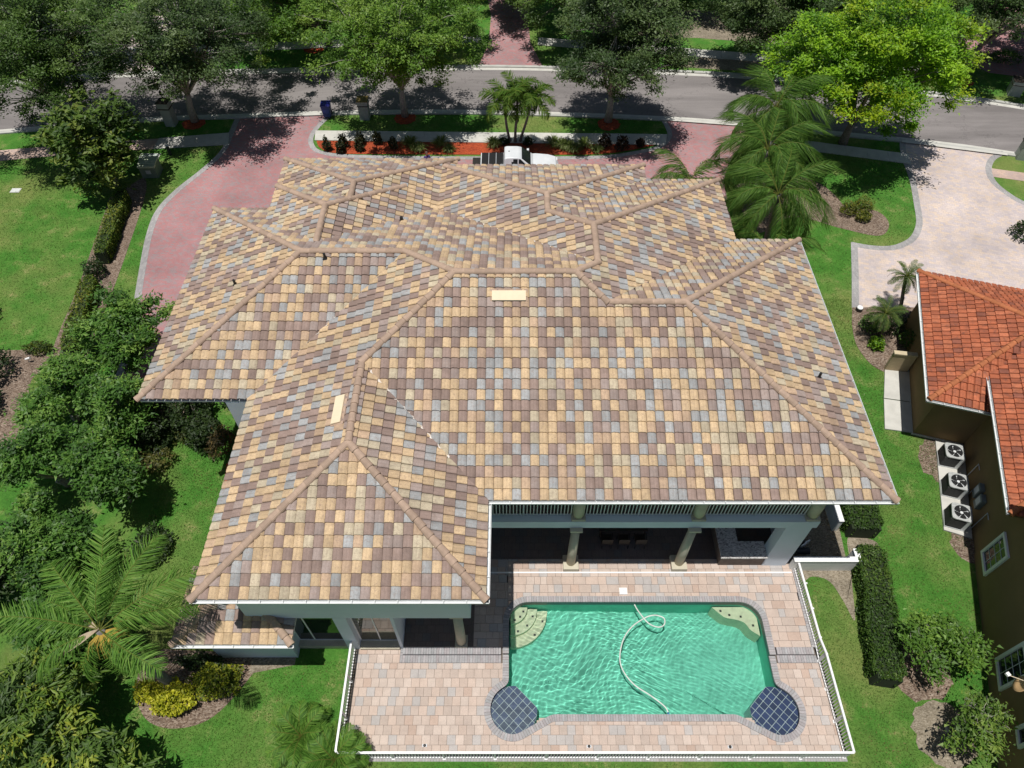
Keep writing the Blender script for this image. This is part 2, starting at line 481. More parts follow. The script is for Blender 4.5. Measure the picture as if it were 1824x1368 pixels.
# our red brick driveway, its grey borders
outer = smooth_line([(-21.0, 49.7), (-21.0, 47.1), (-21.05, 45.0), (-21.8, 42.9), (-23.0, 40.4), (-23.6, 38.2), (-23.45, 35.7), (-22.85, 32.5), (-22.25, 29.6), (-21.6, 26.2), (-21.35, 23.3)])
isl = smooth_line([(-13.6, 50.1), (-14.35, 48.4), (-14.7, 47.0), (-14.5, 45.8), (-13.7, 44.95), (-11.4, 44.5), (-5, 44.3), (3.5, 44.3), (6.8, 44.45), (8.9, 44.95), (10.6, 45.6), (11.4, 46.6), (11.6, 47.6), (11.3, 49.35)])
right = smooth_line([(17.9, 48.5), (16.9, 46.0), (15.6, 43.9), (14.8, 41.5), (14.4, 38), (14.2, 33)])
sheet('driveway', outer + [(-16, 23.0), (-12.5, 24), (-12.5, 30), (14.0, 30)] + right[::-1] + isl[::-1], 0.009, M['red_paver'])
strip('driveway_border', outer, -0.06, 0.34, 0, 0.016, M['grey_border'])
strip('driveway_border', isl, -0.30, 0.06, 0, 0.016, M['grey_border'])
sheet('driveway_apron', [(-21.0, 49.46), (-13.9, 49.9), (-13.9, 49.62), (-21.0, 49.18)], 0.106, M['concrete'])
sheet('driveway_apron', [(11.3, 49.15), (17.8, 48.3), (17.6, 48.05), (11.3, 48.9)], 0.106, M['concrete'])

# sidewalks
sw = MB()
sheet('sidewalk', [(-50, 42.2), (-36.5, 43.8), (-30.9, 44.75), (-28.1, 45.05), (-26.0, 45.25), (-26.0, 46.6), (-28.5, 46.25), (-31.3, 45.95), (-37.1, 45.1), (-50, 43.5)], 0.013, M['pink_paver'])
def slab_walk(name, a0, a1, b0, b1, n, z=0.05, gap=0.012):
    """a row of concrete slabs from edge a to edge b"""
    base = sheet(name, [a0, a1, b1, b0], 0.012, M['sand'])
    for i in range(n):
        L = (Vector(a1)-Vector(a0)).length
        t0 = (i+gap/L*n/2)/n; t1 = (i+1-gap/L*n/2)/n
        P = [Vector(a0).lerp(Vector(a1), t0), Vector(a0).lerp(Vector(a1), t1), Vector(b0).lerp(Vector(b1), t1), Vector(b0).lerp(Vector(b1), t0)]
        dz = rnd.uniform(-0.006, 0.006)
        mb = MB(); mb.prism([(p.x, p.y) for p in P], 0.0, z+dz)
        mb.build('slab', M['concrete'], base)
    return base
slab_walk('sidewalk', (-26.0, 45.25), (-20.7, 45.8), (-26.0, 46.6), (-21.0, 47.3), 3)
slab_walk('sidewalk', (-14.5, 46.35), (11.2, 45.75), (-14.65, 47.6), (11.5, 47.1), 16)
slab_walk('sidewalk', (-45, 57.9), (-2.6, 61.1), (-45.2, 59.2), (-2.7, 62.4), 26)
slab_walk('sidewalk', (2.2, 60.6), (36, 55.4), (2.3, 61.9), (36.2, 56.7), 22)
slab_walk('sidewalk', (18.4, 45.8), (28.3, 43.4), (18.6, 47.0), (28.5, 44.6), 7)
sheet('driveway', [(-2.8, 56.9), (2.6, 56.8), (1.6, 61), (1.4, 66), (2.5, 76), (-3, 76), (-1.9, 66), (-2.0, 61)], 0.017, M['red_paver'])
sheet('driveway', [(39, 56), (46, 54), (52, 64), (46, 68), (36, 62)], 0.017, M['red_paver'])
sheet('driveway', [(-33.5, 55.5), (-29.5, 55.8), (-30, 66), (-33, 66)], 0.017, M['pale_paver'])

# beds
sheet('mulch_bed', smooth_line([(-14.35, 46.3), (-13.9, 45.35), (-12.6, 44.72), (-8.5, 44.6), (3.5, 44.55), (6.8, 44.7), (8.9, 45.2), (10.5, 45.75)]), 0.030, M['red_mulch'])
for i, (x, y) in enumerate([(-24.0, 48.6), (-8.15, 49.3), (7.27, 48.5), (-16.9, 60.0), (36.3, 54.6)]):
    sheet('mulch_ring', circle(x, y, 0.85, seed=i), 0.022, M['red_mulch'])
sheet('mulch_bed', [(8, 62.4), (16, 61.9), (24, 60.6), (30, 60), (28, 66), (10, 68)], 0.006, M['dirt'])
sheet('mulch_bed', [(13.5, 57), (24, 55.6), (24.5, 57.5), (13.5, 59.2)], 0.006, M['dirt'])
sheet('mulch_bed', smooth_line([(-27.2, 39.6), (-26.6, 35), (-26.1, 31), (-25.4, 25), (-23.6, 24.6), (-23.7, 28), (-24.2, 34), (-24.9, 40), (-25.6, 42)]), 0.007, M['brown_mulch'])
sheet('mulch_bed', smooth_line([(-40, 26.4), (-29, 26.0), (-26.6, 26.0), (-25.0, 25.2), (-25.9, 24.0), (-25.4, 22.4), (-24.7, 21.2), (-25.3, 19.6), (-27, 18.2), (-40, 17)]), 0.0075, M['brown_mulch'])
sheet('mulch_bed', smooth_line([(-15.2, 8.6), (-15.0, 7.7), (-14.2, 6.8), (-13.0, 6.55), (-11.7, 7.0), (-10.6, 8.5), (-10.5, 9.3), (-14.5, 9.6)]), 0.008, M['brown_mulch'])
sheet('mulch_bed', smooth_line([(-14.1, 18.6), (-13.85, 17.0), (-13.5, 14.5), (-13.2, 11.5), (-9.8, 11.5), (-9.8, 18.6)]), 0.008, M['red_mulch'])
sheet('mulch_bed', circle(-17.6, 21.6, 0.8, seed=31), 0.021, M['brown_mulch'])
sheet('mulch_bed', smooth_line([(19.3, 42.5), (21.2, 41.2), (21.9, 39.9), (22.4, 38.6), (24.2, 38.2), (24.6, 36.9), (23.6, 35.7), (21.4, 36.4), (18.5, 37.6), (15.6, 36.0), (15.3, 41.0)]), 0.007, M['brown_mulch'])
sheet('mulch_bed', smooth_line([(19.96, 29.3), (19.5, 27.8), (19.35, 26.1), (20.0, 24.6), (21.6, 24.5), (24.2, 29.3)]), 0.021, M['brown_mulch'])
sheet('soil_strip', smooth_line([(12.75, 13.05), (12.8, 12.5), (13.3, 12.75), (14.0, 12.5), (14.35, 11.6), (14.6, 10.8), (15.0, 12.6), (15.5, 14.0), (16.6, 14.1), (16.5, 14.5), (15.4, 14.6), (15.2, 13.05)]), 0.007, M['dirt'])
sheet('soil_strip', [(12.3, 13.3), (15.0, 13.3), (15.4, 18), (12.3, 18)], 0.012, M['dirt'])
sheet('mulch_ring', circle(16.6, 8.75, 1.25, seed=5), 0.007, M['brown_mulch'])
sheet('mulch_ring', circle(16.75, 6.35, 1.2, seed=6), 0.007, M['dirt'])
sheet('mulch_ring', circle(21.5, 18.7, 1.4, seed=8), 0.004, M['brown_mulch'])
sheet('mulch_ring', circle(20.9, 14.2, 0.9, seed=9), 0.004, M['brown_mulch'])
sheet('soil_strip', [(-10.7, 8.6), (-8.9, 8.95), (-8.9, 9.6), (-10.7, 9.6)], 0.011, M['dirt'])

# neighbour's driveway and paths
nleft = smooth_line([(28.6, 46.6), (28.0, 44.5), (27.6, 41.6), (27.0, 39), (26.45, 37.0), (25.6, 35.6), (24.6, 34.9), (23.7, 34.65), (22.6, 34.75), (21.62, 35.05)])
nright = smooth_line([(35.6, 44.7), (34.5, 44.0), (33.75, 42.9), (33.45, 41.6), (33.7, 40.4), (34.5, 39.1), (36.5, 37.6), (46, 34.5)])
sheet('driveway', nleft + [(19.96, 29.25), (24, 29.2), (24, 20), (46, 15)] + nright[::-1], 0.009, M['pale_paver'])
strip('driveway_border', nleft, -0.05, 0.36, 0, 0.016, M['grey_border'])
strip('driveway_border', [(21.62, 35.05), (20.8, 32.1), (19.96, 29.25)], -0.05, 0.36, 0, 0.020, M['grey_border'])
strip('driveway_border', nright, -0.36, 0.05, 0, 0.016, M['grey_border'])
sheet('driveway_apron', [(28.6, 46.30), (35.6, 44.62), (35.5, 44.35), (28.5, 46.0)], 0.106, M['concrete'])
sheet('sidewalk', [(33.7, 42.95), (46, 39.8), (45.6, 38.9), (33.45, 41.95)], 0.014, M['pink_paver'])
def pad(poly, label):
    mb = MB(); mb.prism(poly, 0.0, 0.09)
    return tag(mb.build('concrete_pad', M['concrete'], bevel=0.01), kind='structure')
pad([(20.29, 24.52), (19.62, 22.6), (20.95, 22.35), (21.6, 24.33)], '')
pad([(19.60, 22.54), (19.03, 20.63), (20.38, 20.39), (20.93, 22.29)], '')
pad([(21.36, 19.95), (19.92, 14.98), (21.05, 14.55), (22.71, 19.78)], '')

# ------------------------------------------------------------------ pool
PC = (5.2, 9.2)
CL, CR, CRAD = (0.06, 7.25), (10.4, 7.22), 0.95
PX0, PX1, PY0, PY1, PR = -0.16, 10.62, 7.03, 11.56, 0.85
def in_pool(x, y, g=0.0):
    for c in (CL, CR):
        if (x-c[0])**2+(y-c[1])**2 < (CRAD+g)**2: return True
    if PX0-g < x < PX1+g and PY0-g < y < PY1+g:
        if y > PY1-PR:
            for cx, s in ((PX0+PR, -1), (PX1-PR, 1)):
                if (x-cx)*s > 0 and (x-cx)**2+(y-(PY1-PR))**2 > (PR+g)**2: return False
        return True
    return False
NA = 420
outline = []
for i in range(NA):
    a = 2*PI*i/NA
    lo, hi = 0.0, 9.0
    dx, dy = math.cos(a), math.sin(a)
    r = 9.0
    while r > 0 and not in_pool(PC[0]+dx*r, PC[1]+dy*r): r -= 0.06
    lo, hi = r, r+0.06
    for _ in range(12):
        mdl = (lo+hi)/2
        if in_pool(PC[0]+dx*mdl, PC[1]+dy*mdl): lo = mdl
        else: hi = mdl
    outline.append(Vector((PC[0]+dx*lo, PC[1]+dy*lo)))
# even spacing along the outline, slightly smoothed
def resample(pts, step):
    P = pts+[pts[0]]; out = []; acc = 0.0
    tot = sum((P[i+1]-P[i]).length for i in range(len(pts)))
    n = int(round(tot/step)); st = tot/n; need = 0.0; d = 0.0
    for i in range(len(pts)):
        seg = (P[i+1]-P[i]).length
        while need <= d+seg+1e-9 and len(out) < n:
            out.append(P[i].lerp(P[i+1], (need-d)/seg if seg else 0)); need += st
        d += seg
    return out
OUT = resample(outline, 0.105)
for _ in range(2):
    OUT = [(OUT[i-1]+OUT[i]*2+OUT[(i+1) % len(OUT)])/4 for i in range(len(OUT))]
NO = len(OUT)
NRM = []
for i in range(NO):
    t = (OUT[(i+1) % NO]-OUT[i-1]).normalized(); NRM.append(Vector((t.y, -t.x)))
YS = 9.33                        # the step between the upper and the lower terrace
def lvl(y): return 0.15 if y > YS else 0.0

pool = thing('swimming_pool', 'green water swimming pool with two navy tiled corner shelves and grey brick edge', 'pool', (5.2, 9.2, 0))
fl = MB()
wall = MB()
for i in range(NO):
    a, b = OUT[i], OUT[(i+1) % NO]
    wall.quad((a.x, a.y, lvl(a.y)), (b.x, b.y, lvl(b.y)), (b.x, b.y, -1.75), (a.x, a.y, -1.75))
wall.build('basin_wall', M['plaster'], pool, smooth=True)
fz = lambda x: -1.25-0.40*min(1, max(0, (x-1.0)/7.0))
for i in range(NO):
    a, b = OUT[i], OUT[(i+1) % NO]
    fl.poly([(PC[0], PC[1], fz(PC[0])), (a.x, a.y, fz(a.x)), (b.x, b.y, fz(b.x))])
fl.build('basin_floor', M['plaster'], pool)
# waterline tile band
wl = MB()
for i in range(NO):
    a, b = OUT[i]-NRM[i]*0.008, OUT[(i+1) % NO]-NRM[(i+1) % NO]*0.008
    wl.quad((a.x, a.y, lvl(a.y)-0.01), (b.x, b.y, lvl(b.y)-0.01), (b.x, b.y, -0.26), (a.x, a.y, -0.26))
wl.build('waterline_band', plain('waterline_tile', (0.06, 0.10, 0.10), 0.4, var=0.3, scale=10), pool)
# entry steps in a rounded corner, bench in the other
for k, (r, z) in enumerate(((1.6, -0.95), (1.15, -0.65), (0.72, -0.35))):
    mb = MB(); c = (PX0+0.1, PY1-0.1)
    pts = [c]+[(c[0]+r*math.cos(-PI/2*i/14), c[1]+r*math.sin(-PI/2*i/14)) for i in range(15)]
    mb.prism(pts[::-1], -1.7, z)
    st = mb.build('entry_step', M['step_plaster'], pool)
    for i in range(3 if k else 2):
        a = -PI/2*(0.2+0.3*i)
        d = MB(); q = (c[0]+(r-0.14)*math.cos(a), c[1]+(r-0.14)*math.sin(a)); d.box(q[0]-.045, q[0]+.045, q[1]-.045, q[1]+.045, z-0.01, z+0.012)
        d.build('marker_tile', M['black'], st)
mb = MB()
bpts = smooth_line([(8.7, 11.5), (8.9, 11.3), (9.2, 11.05), (9.65, 10.95), (9.98, 10.82), (10.2, 10.5), (10.55, 10.25)])+[(10.56, 11.2), (10.2, 11.5)]
mb.prism(bpts, -1.7, -0.45)
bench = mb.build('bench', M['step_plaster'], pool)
for q in ((9.05, 11.33), (9.4, 11.15), (9.88, 11.08), (10.33, 10.7)):
    d = MB(); d.box(q[0]-.045, q[0]+.045, q[1]-.045, q[1]+.045, -0.46, -0.438); d.build('marker_tile', M['black'], bench)
# navy tiled shelves
def shelf(c, cut, ang):
    """cut: (a,b) chord; tiles in a grid turned by ang"""
    a, b = Vector(cut[0]), Vector(cut[1])
    n = Vector((-(b-a).y, (b-a).x)).normalized()
    if n.dot(Vector(c)-a) < 0: n = -n
    pts = []
    for i in range(80):
        t = 2*PI*i/80; p = Vector((c[0]+(CRAD-0.01)*math.cos(t), c[1]+(CRAD-0.01)*math.sin(t)))
        pts.append(p)
    mb = MB()
    poly = [p for p in pts]
    # pull points beyond the chord back onto it
    poly = [p if n.dot(p-a) > 0 else p - n*n.dot(p-a) for p in poly]
    mb.prism([(p.x, p.y) for p in poly], -1.7, -0.235)
    sh = mb.build('sun_shelf', M['grout'], pool)
    ca, sa = math.cos(ang), math.sin(ang)
    s = 0.262
    def inside(p):
        return (p-Vector(c)).length < CRAD-0.015 and n.dot(p-a) > 0.012
    for i in range(-6, 7):
        for j in range(-6, 7):
            q = []
            for (u, v) in ((0.010, 0.010), (s-0.010, 0.010), (s-0.010, s-0.010), (0.010, s-0.010)):
                x, y = i*s+u, j*s+v
                q.append(Vector((c[0]+x*ca-y*sa, c[1]+x*sa+y*ca)))
            ins = [inside(p) for p in q]
            if not any(ins): continue
            if not all(ins):
                # clip by the chord then by the circle (sampled as half planes)
                cl = q
                hp = [(a+n*0.012, n)]+[(Vector(c)+Vector((math.cos(t), math.sin(t)))*(CRAD-0.015), -Vector((math.cos(t), math.sin(t)))) for t in [2*PI*k/36 for k in range(36)]]
                for (o_, m_) in hp:
                    out = []
                    for k in range(len(cl)):
                        p, r_ = cl[k], cl[(k+1) % len(cl)]
                        dp, dr = m_.dot(p-o_), m_.dot(r_-o_)
                        if dp >= 0: out.append(p)
                        if dp*dr < 0: out.append(p.lerp(r_, dp/(dp-dr)))
                    cl = out
                    if len(cl) < 3: break
                if len(cl) < 3: continue
                q = cl
            t = MB(); t.prism([(p.x, p.y) for p in q], -0.236, -0.222+rnd.uniform(-.003, .003))
            me = t.mesh('tile', M['navy'])
            k_ = rnd.uniform(0.7, 1.35)
            set_col(me, (0.026*k_, 0.040*k_, 0.135*k_))
            link('tile', me, None, sh, )
    return sh
shelf(CL, ((-0.16, 8.50), (1.34, 7.03)), -0.78)
shelf(CR, ((10.62, 8.50), (9.12, 7.03)), 0.74)
# coping bricks round the edge
cop_v, cop_f, cop_c = [], [], []
def add_brick(P, z0, z1, c):
    n = len(cop_v)
    for z in (z0, z1):
        for p in P: cop_v.append((p[0], p[1], z)); cop_c.append(c)
    for f in ((4,5,6,7),(0,1,5,4),(1,2,6,5),(2,3,7,6),(3,0,4,7)): cop_f.append(tuple(n+k for k in f))
def grey_brick():
    k = rnd.uniform(0.90, 1.12); w = rnd.random()
    return (0.325*k+0.03*w, 0.325*k, 0.33*k)
for i in range(NO):
    a, b = OUT[i], OUT[(i+1) % NO]
    na, nb = NRM[i], NRM[(i+1) % NO]
    t0, t1 = 0.05, 0.95
    p0, p1 = a.lerp(b, t0), a.lerp(b, t1)
    z = lvl((a.y+b.y)/2)
    add_brick([p0-na*0.03, p1-nb*0.03, p1+nb*0.225, p0+na*0.225][::-1], z-0.05, z+0.045+rnd.uniform(-.003, .003), grey_brick())
me = np_mesh('coping', cop_v, [f for f in cop_f], M['coping'], np.array(cop_c))
tag(link('coping', me, None, pool), kind='stuff')
base = {0.0: MB(), 0.15: MB()}
for i in range(NO):
    a, b = OUT[i], OUT[(i+1) % NO]
    na, nb = NRM[i], NRM[(i+1) % NO]
    lv = lvl((a.y+b.y)/2); z = lv+0.035
    base[lv].quad((*(a-na*0.028), z), (*(b-nb*0.028), z), (*(b+nb*0.215), z), (*(a+na*0.215), z))
for lv in base: base[lv].build('coping_bed', M['sand'], pool)

# the water: clear body with rippled surface; its green is painted into the plaster
def water_mat():
    m, nt, b = new_mat('pool_water')
    nt.nodes.remove(b)
    g = nd(nt, 'ShaderNodeBsdfGlass'); g.inputs['IOR'].default_value = 1.33; g.inputs['Roughness'].default_value = 0.0
    g.inputs['Color'].default_value = (0.90, 0.985, 0.95, 1)
    nt.links.new(g.outputs[0], nt.nodes['Material Output'].inputs['Surface'])
    return m
M['water'] = water_mat()
wr = np.random.default_rng(5)
WAVES = [(wr.uniform(0, 2*PI), 12*1.12**i_*wr.uniform(0.9, 1.1), wr.uniform(0, 2*PI)) for i_ in range(15)]
def wave(x, y):
    xx = x+0.35*np.sin(0.8*y+0.5)+0.18*np.sin(1.9*y-0.6*x); yy = y+0.35*np.sin(0.7*x+1.1)+0.18*np.sin(1.7*x+0.9*y+2)
    z = 0.0
    for (a, k, ph) in WAVES:
        z = z+(16.0/k)**1.2*np.sin(k*(np.cos(a)*xx+np.sin(a)*yy)+ph+0.9*np.sin(0.9*x*np.sin(3*a)+1.1*y*np.cos(5*a)+ph))
    d = np.hypot(x-1.0, y-10.8)
    z = z+1.3*np.exp(-((d-2.8)/1.6)**2)*np.sin(d*23+0.9*np.sin(3*np.arctan2(y-10.8, x-1.0)))
    return z
NRG = 150
WOUT = resample(OUT, 0.05)
NW = len(WOUT)
WV = []
ctr = np.array(PC)
outp = np.array([[p.x, p.y] for p in WOUT]); outp = ctr+(outp-ctr)*1.003
top_z = -0.115
for r in range(1, NRG+1):
    q = ctr+(outp-ctr)*(r/NRG)
    amp = 0.0012*(0.40+0.60*np.clip((8.0-q[:, 0])/6, 0, 1))
    WV.append(np.column_stack([q, top_z+amp*wave(q[:, 0], q[:, 1])]))
WVv = np.concatenate(WV+[np.column_stack([outp, np.full(NW, -1.9)]), np.array([[PC[0], PC[1], top_z], [PC[0], PC[1], -1.9]])])
F4 = []
idx = np.arange(NW); nx = (idx+1) % NW
for r in range(NRG-1):
    F4.append(np.column_stack([r*NW+idx, (r+1)*NW+idx, (r+1)*NW+nx, r*NW+nx]))
F4.append(np.column_stack([(NRG-1)*NW+idx, NRG*NW+idx, NRG*NW+nx, (NRG-1)*NW+nx]))
cT, cB = (NRG+1)*NW, (NRG+1)*NW+1
tris = [(cT, int(i), int(j)) for i, j in zip(idx, nx)]+[(cB, int(NRG*NW+j), int(NRG*NW+i)) for i, j in zip(idx, nx)]
me = bpy.data.meshes.new('water')
me.from_pydata(WVv.tolist(), [], np.concatenate(F4).tolist()+tris)
me.polygons.foreach_set('use_smooth', [True]*len(me.polygons))
me.materials.append(M['water']); me.update()
water = link('water', me)
tag(water, kind='structure')
# let the sun refract through the ripples onto the basin
sun_d.cycles.is_caustics_light = True
water.cycles.is_caustics_caster = True
for o in bpy.data.objects:
    if o.name.split('.')[0] in ('basin_floor', 'basin_wall', 'entry_step', 'bench', 'sun_shelf', 'tile', 'marker_tile', 'waterline_band'): o.cycles.is_caustics_receiver = True

# cleaner hose on the water, skimmer lid, return lights
hp = [(5.30, 11.52), (5.46, 11.19), (5.81, 10.71), (6.20, 10.54), (6.47, 10.64), (6.51, 10.90), (6.30, 11.02), (6.05, 11.03), (5.67, 10.92), (5.08, 10.54), (4.67, 10.0), (4.46, 9.3), (4.55, 8.74), (4.95, 8.2), (5.58, 7.77), (6.06, 7.38), (6.17, 7.14)]
hs = smooth_line(hp, 24)
mb = MB()
zz = [-0.10+0.05*math.exp(-((i-174)/18.0)**2) for i in range(len(hs))]
mb.tube([(p[0], p[1], z) for p, z in zip(hs, zz)], [0.034 if i % 2 else 0.027 for i in range(len(hs))], 8)
hose = thing('pool_hose', 'pale ribbed cleaner hose looping across the green pool water', 'hose', (5.3, 11.5, -0.1))
mb.build('hose', plain('pale_hose', (0.55, 0.60, 0.55), 0.6), hose, smooth=True)
mb = MB(); mb.tube([(6.17, 7.16, -0.10), (6.18, 7.02, -0.09)], [0.04, 0.05], 10); mb.build('blue_cuff', plain('blue_cuff', (0.03, 0.16, 0.36), 0.5), hose, smooth=True)
sk = thing('skimmer_lid', 'square white plastic skimmer lid set in the pool deck', 'lid', (4.83, 12.02, 0.2))
mb = MB(); mb.box(4.66, 5.0, 11.86, 12.16, 0.15, 0.205); mb.build('lid', M['white'], sk, bevel=0.01)
mb = MB(); mb.lathe([(0.03, 0), (0.03, 0.008)], (4.83, 12.02, 0.205), 10); mb.build('finger_hole', M['rail'], sk)

# ------------------------------------------------------------------ terrace pavers
deck = MB()
# sand bed below the pavers, a ring round the pool
DX0, DX1, DY0, DY1 = -6.55, 12.72, 5.50, 13.6
ring = []
for i in range(NO):
    d = (OUT[i]-Vector(PC)); d = d/d.length
    ts = []
    if d.x > 1e-6: ts.append((DX1-PC[0])/d.x)
    if d.x < -1e-6: ts.append((DX0-PC[0])/d.x)
    if d.y > 1e-6: ts.append((DY1-PC[1])/d.y)
    if d.y < -1e-6: ts.append((DY0-PC[1])/d.y)
    t = min(ts); ring.append((PC[0]+d.x*t, PC[1]+d.y*t))
for i in range(NO):
    j = (i+1) % NO
    a, b = OUT[i]+NRM[i]*0.02, OUT[j]+NRM[j]*0.02
    deck.quad((a.x, a.y, -0.03), (b.x, b.y, -0.03), (*ring[j], -0.03), (*ring[i], -0.03))
for (x, y) in ((DX0, DY0), (DX1, DY0), (DX0, DY1), (DX1, DY1)):
    deck.quad((x-.5*(1 if x > 0 else -1)-.5, y-.5, -0.032), (x-.5*(1 if x > 0 else -1)+.5, y-.5, -0.032), (x-.5*(1 if x > 0 else -1)+.5, y+.5, -0.032), (x-.5*(1 if x > 0 else -1)-.5, y+.5, -0.032))
terrace = deck.build('pool_terrace', M['sand']); tag(terrace, kind='structure')
PAV = [(0.53, 0.42, 0.355), (0.52, 0.42, 0.36), (0.49, 0.40, 0.345), (0.455, 0.42, 0.40), (0.55, 0.455, 0.395), (0.49, 0.37, 0.305)]
def paver_box(x0, x1, y0, y1, z0, z1, c):
    k = rnd.uniform(0.93, 1.06)
    return (x0, x1, y0, y1, z0, z1, tuple(v*k for v in c))
plist = []
def pave(xa, xb, ya, yb, z, skip=None):
    y = ya
    while y < yb-0.05:
        h = rnd.choice((0.36, 0.36, 0.27)) if z > 0 else 0.352
        h = min(h, yb-y)
        x = xa - rnd.uniform(0, 0.3)
        while x < xb:
            w = rnd.choice((0.36, 0.36, 0.27, 0.54)) if z > 0 else rnd.uniform(0.315, 0.335)
            x0, x1 = max(x, xa), min(x+w, xb)
            if x1-x0 > 0.06:
                c = rnd.choices(PAV, (5, 5, 4, 4, 4, 1.5 if z == 0 else 3))[0]
                g = 0.005
                zt = z+rnd.uniform(-.004, .003)
                def fits(a, b, c_, d): return not any(in_pool(px, py, 0.02) for px in (a, (a+b)/2, b) for py in (c_, (c_+d)/2, d))
                def cut(a, b, c_, d, depth):
                    # pavers that meet the pool edge are cut back to it
                    if fits(a, b, c_, d): plist.append((a, b, c_, d, -0.05, zt, c))
                    elif depth > 0 and any(not in_pool(px, py, 0.02) for px in (a, b) for py in (c_, d)):
                        mx, my = (a+b)/2, (c_+d)/2
                        for q in ((a, mx, c_, my), (mx, b, c_, my), (a, mx, my, d), (mx, b, my, d)): cut(*q, depth-1)
                k_ = rnd.uniform(0.88, 1.0); c = tuple(v*k_ for v in c)
                cut(x0+g, x1-g, y+g, y+h-g, 2)
            x += w
        y += h
pave(-6.45, 12.62, 5.62, 9.03, 0.0)
pave(-6.45, -4.62, 9.03, 9.85, 0.0)
pave(-4.50, -0.16-0.02, 9.62, 13.6, 0.15)
pave(-0.18, 12.40, 9.62, 13.6, 0.15)
# largest first: the ones close to the camera
plist.sort(key=lambda b: (b[2]+0.03*abs(b[0]-5)) if b[5] < 0.1 else 50+b[2])
UNIT = {}
def unit_box(key):
    if key in UNIT: return UNIT[key]
    w, d, h, ci = key
    mb = MB(); mb.box(-w/2, w/2, -d/2, d/2, -h, 0)
    me = mb.mesh('paver', M['paver']); set_col(me, PAV[ci]); UNIT[key] = me
    return me
pv, pf, pc = [], [], []
for n, (x0, x1, y0, y1, z0, z1, c) in enumerate(plist):
    if n < 300:
        mb = MB(); w, d = x1-x0, y1-y0
        mb.box(-w/2, w/2, -d/2, d/2, -0.05, 0)
        me = mb.mesh('paver', M['paver']); set_col(me, c)
        o = link('paver', me, None, terrace, True); o.location = ((x0+x1)/2, (y0+y1)/2, z1)
    else:
        b = len(pv)
        for z in (z0, z1):
            for (x, y) in ((x0, y0), (x1, y0), (x1, y1), (x0, y1)): pv.append((x, y, z)); pc.append(c)
        for f in ((4,5,6,7),(0,1,5,4),(1,2,6,5),(2,3,7,6),(3,0,4,7)): pf.append(tuple(b+k for k in f))
o = link('pavers', np_mesh('pavers', pv, pf, M['paver'], np.array(pc)), None, terrace); tag(o, kind='stuff')
# grey brick rows: nosing and foot of the step, edge of the terrace
cop_v.clear(); cop_f.clear(); cop_c.clear()
def brick_row(x0, x1, y0, y1, z0, z1, along='x', w=0.108):
    n = max(1, int(round(((x1-x0) if along == 'x' else (y1-y0))/w)))
    for i in range(n):
        if along == 'x':
            a = x0+(x1-x0)*i/n+0.004; b = x0+(x1-x0)*(i+1)/n-0.004; P = [(a, y0), (b, y0), (b, y1), (a, y1)]
        else:
            a = y0+(y1-y0)*i/n+0.004; b = y0+(y1-y0)*(i+1)/n-0.004; P = [(x0, a), (x1, a), (x1, b), (x0, b)]
        if any(in_pool(*p, 0.0) for p in P): continue
        add_brick(P, z0, z1+rnd.uniform(-.002, .002), grey_brick())
brick_row(-4.50, -0.45, 9.34, 9.62, -0.03, 0.155)
brick_row(10.92, 12.45, 9.34, 9.62, -0.03, 0.155)
brick_row(-4.62, -0.45, 9.04, 9.335, -0.03, 0.006)
brick_row(10.92, 12.55, 9.04, 9.335, -0.03, 0.006)
brick_row(-4.62, -4.505, 9.34, 9.95, -0.03, 0.006, 'y')
brick_row(-6.55, 12.72, 5.40, 5.615, -0.03, 0.004)
brick_row(12.41, 12.62, 9.62, 13.3, -0.03, 0.15, 'y')
o = link('edge_bricks', np_mesh('edge_bricks', cop_v, cop_f, M['coping'], np.array(cop_c)), None, terrace); tag(o, kind='stuff')
mb = MB(); mb.box(-1.2, 12.35, 12.84, 12.90, 0.13, 0.17); mb.build('deck_drain', M['white'], terrace)

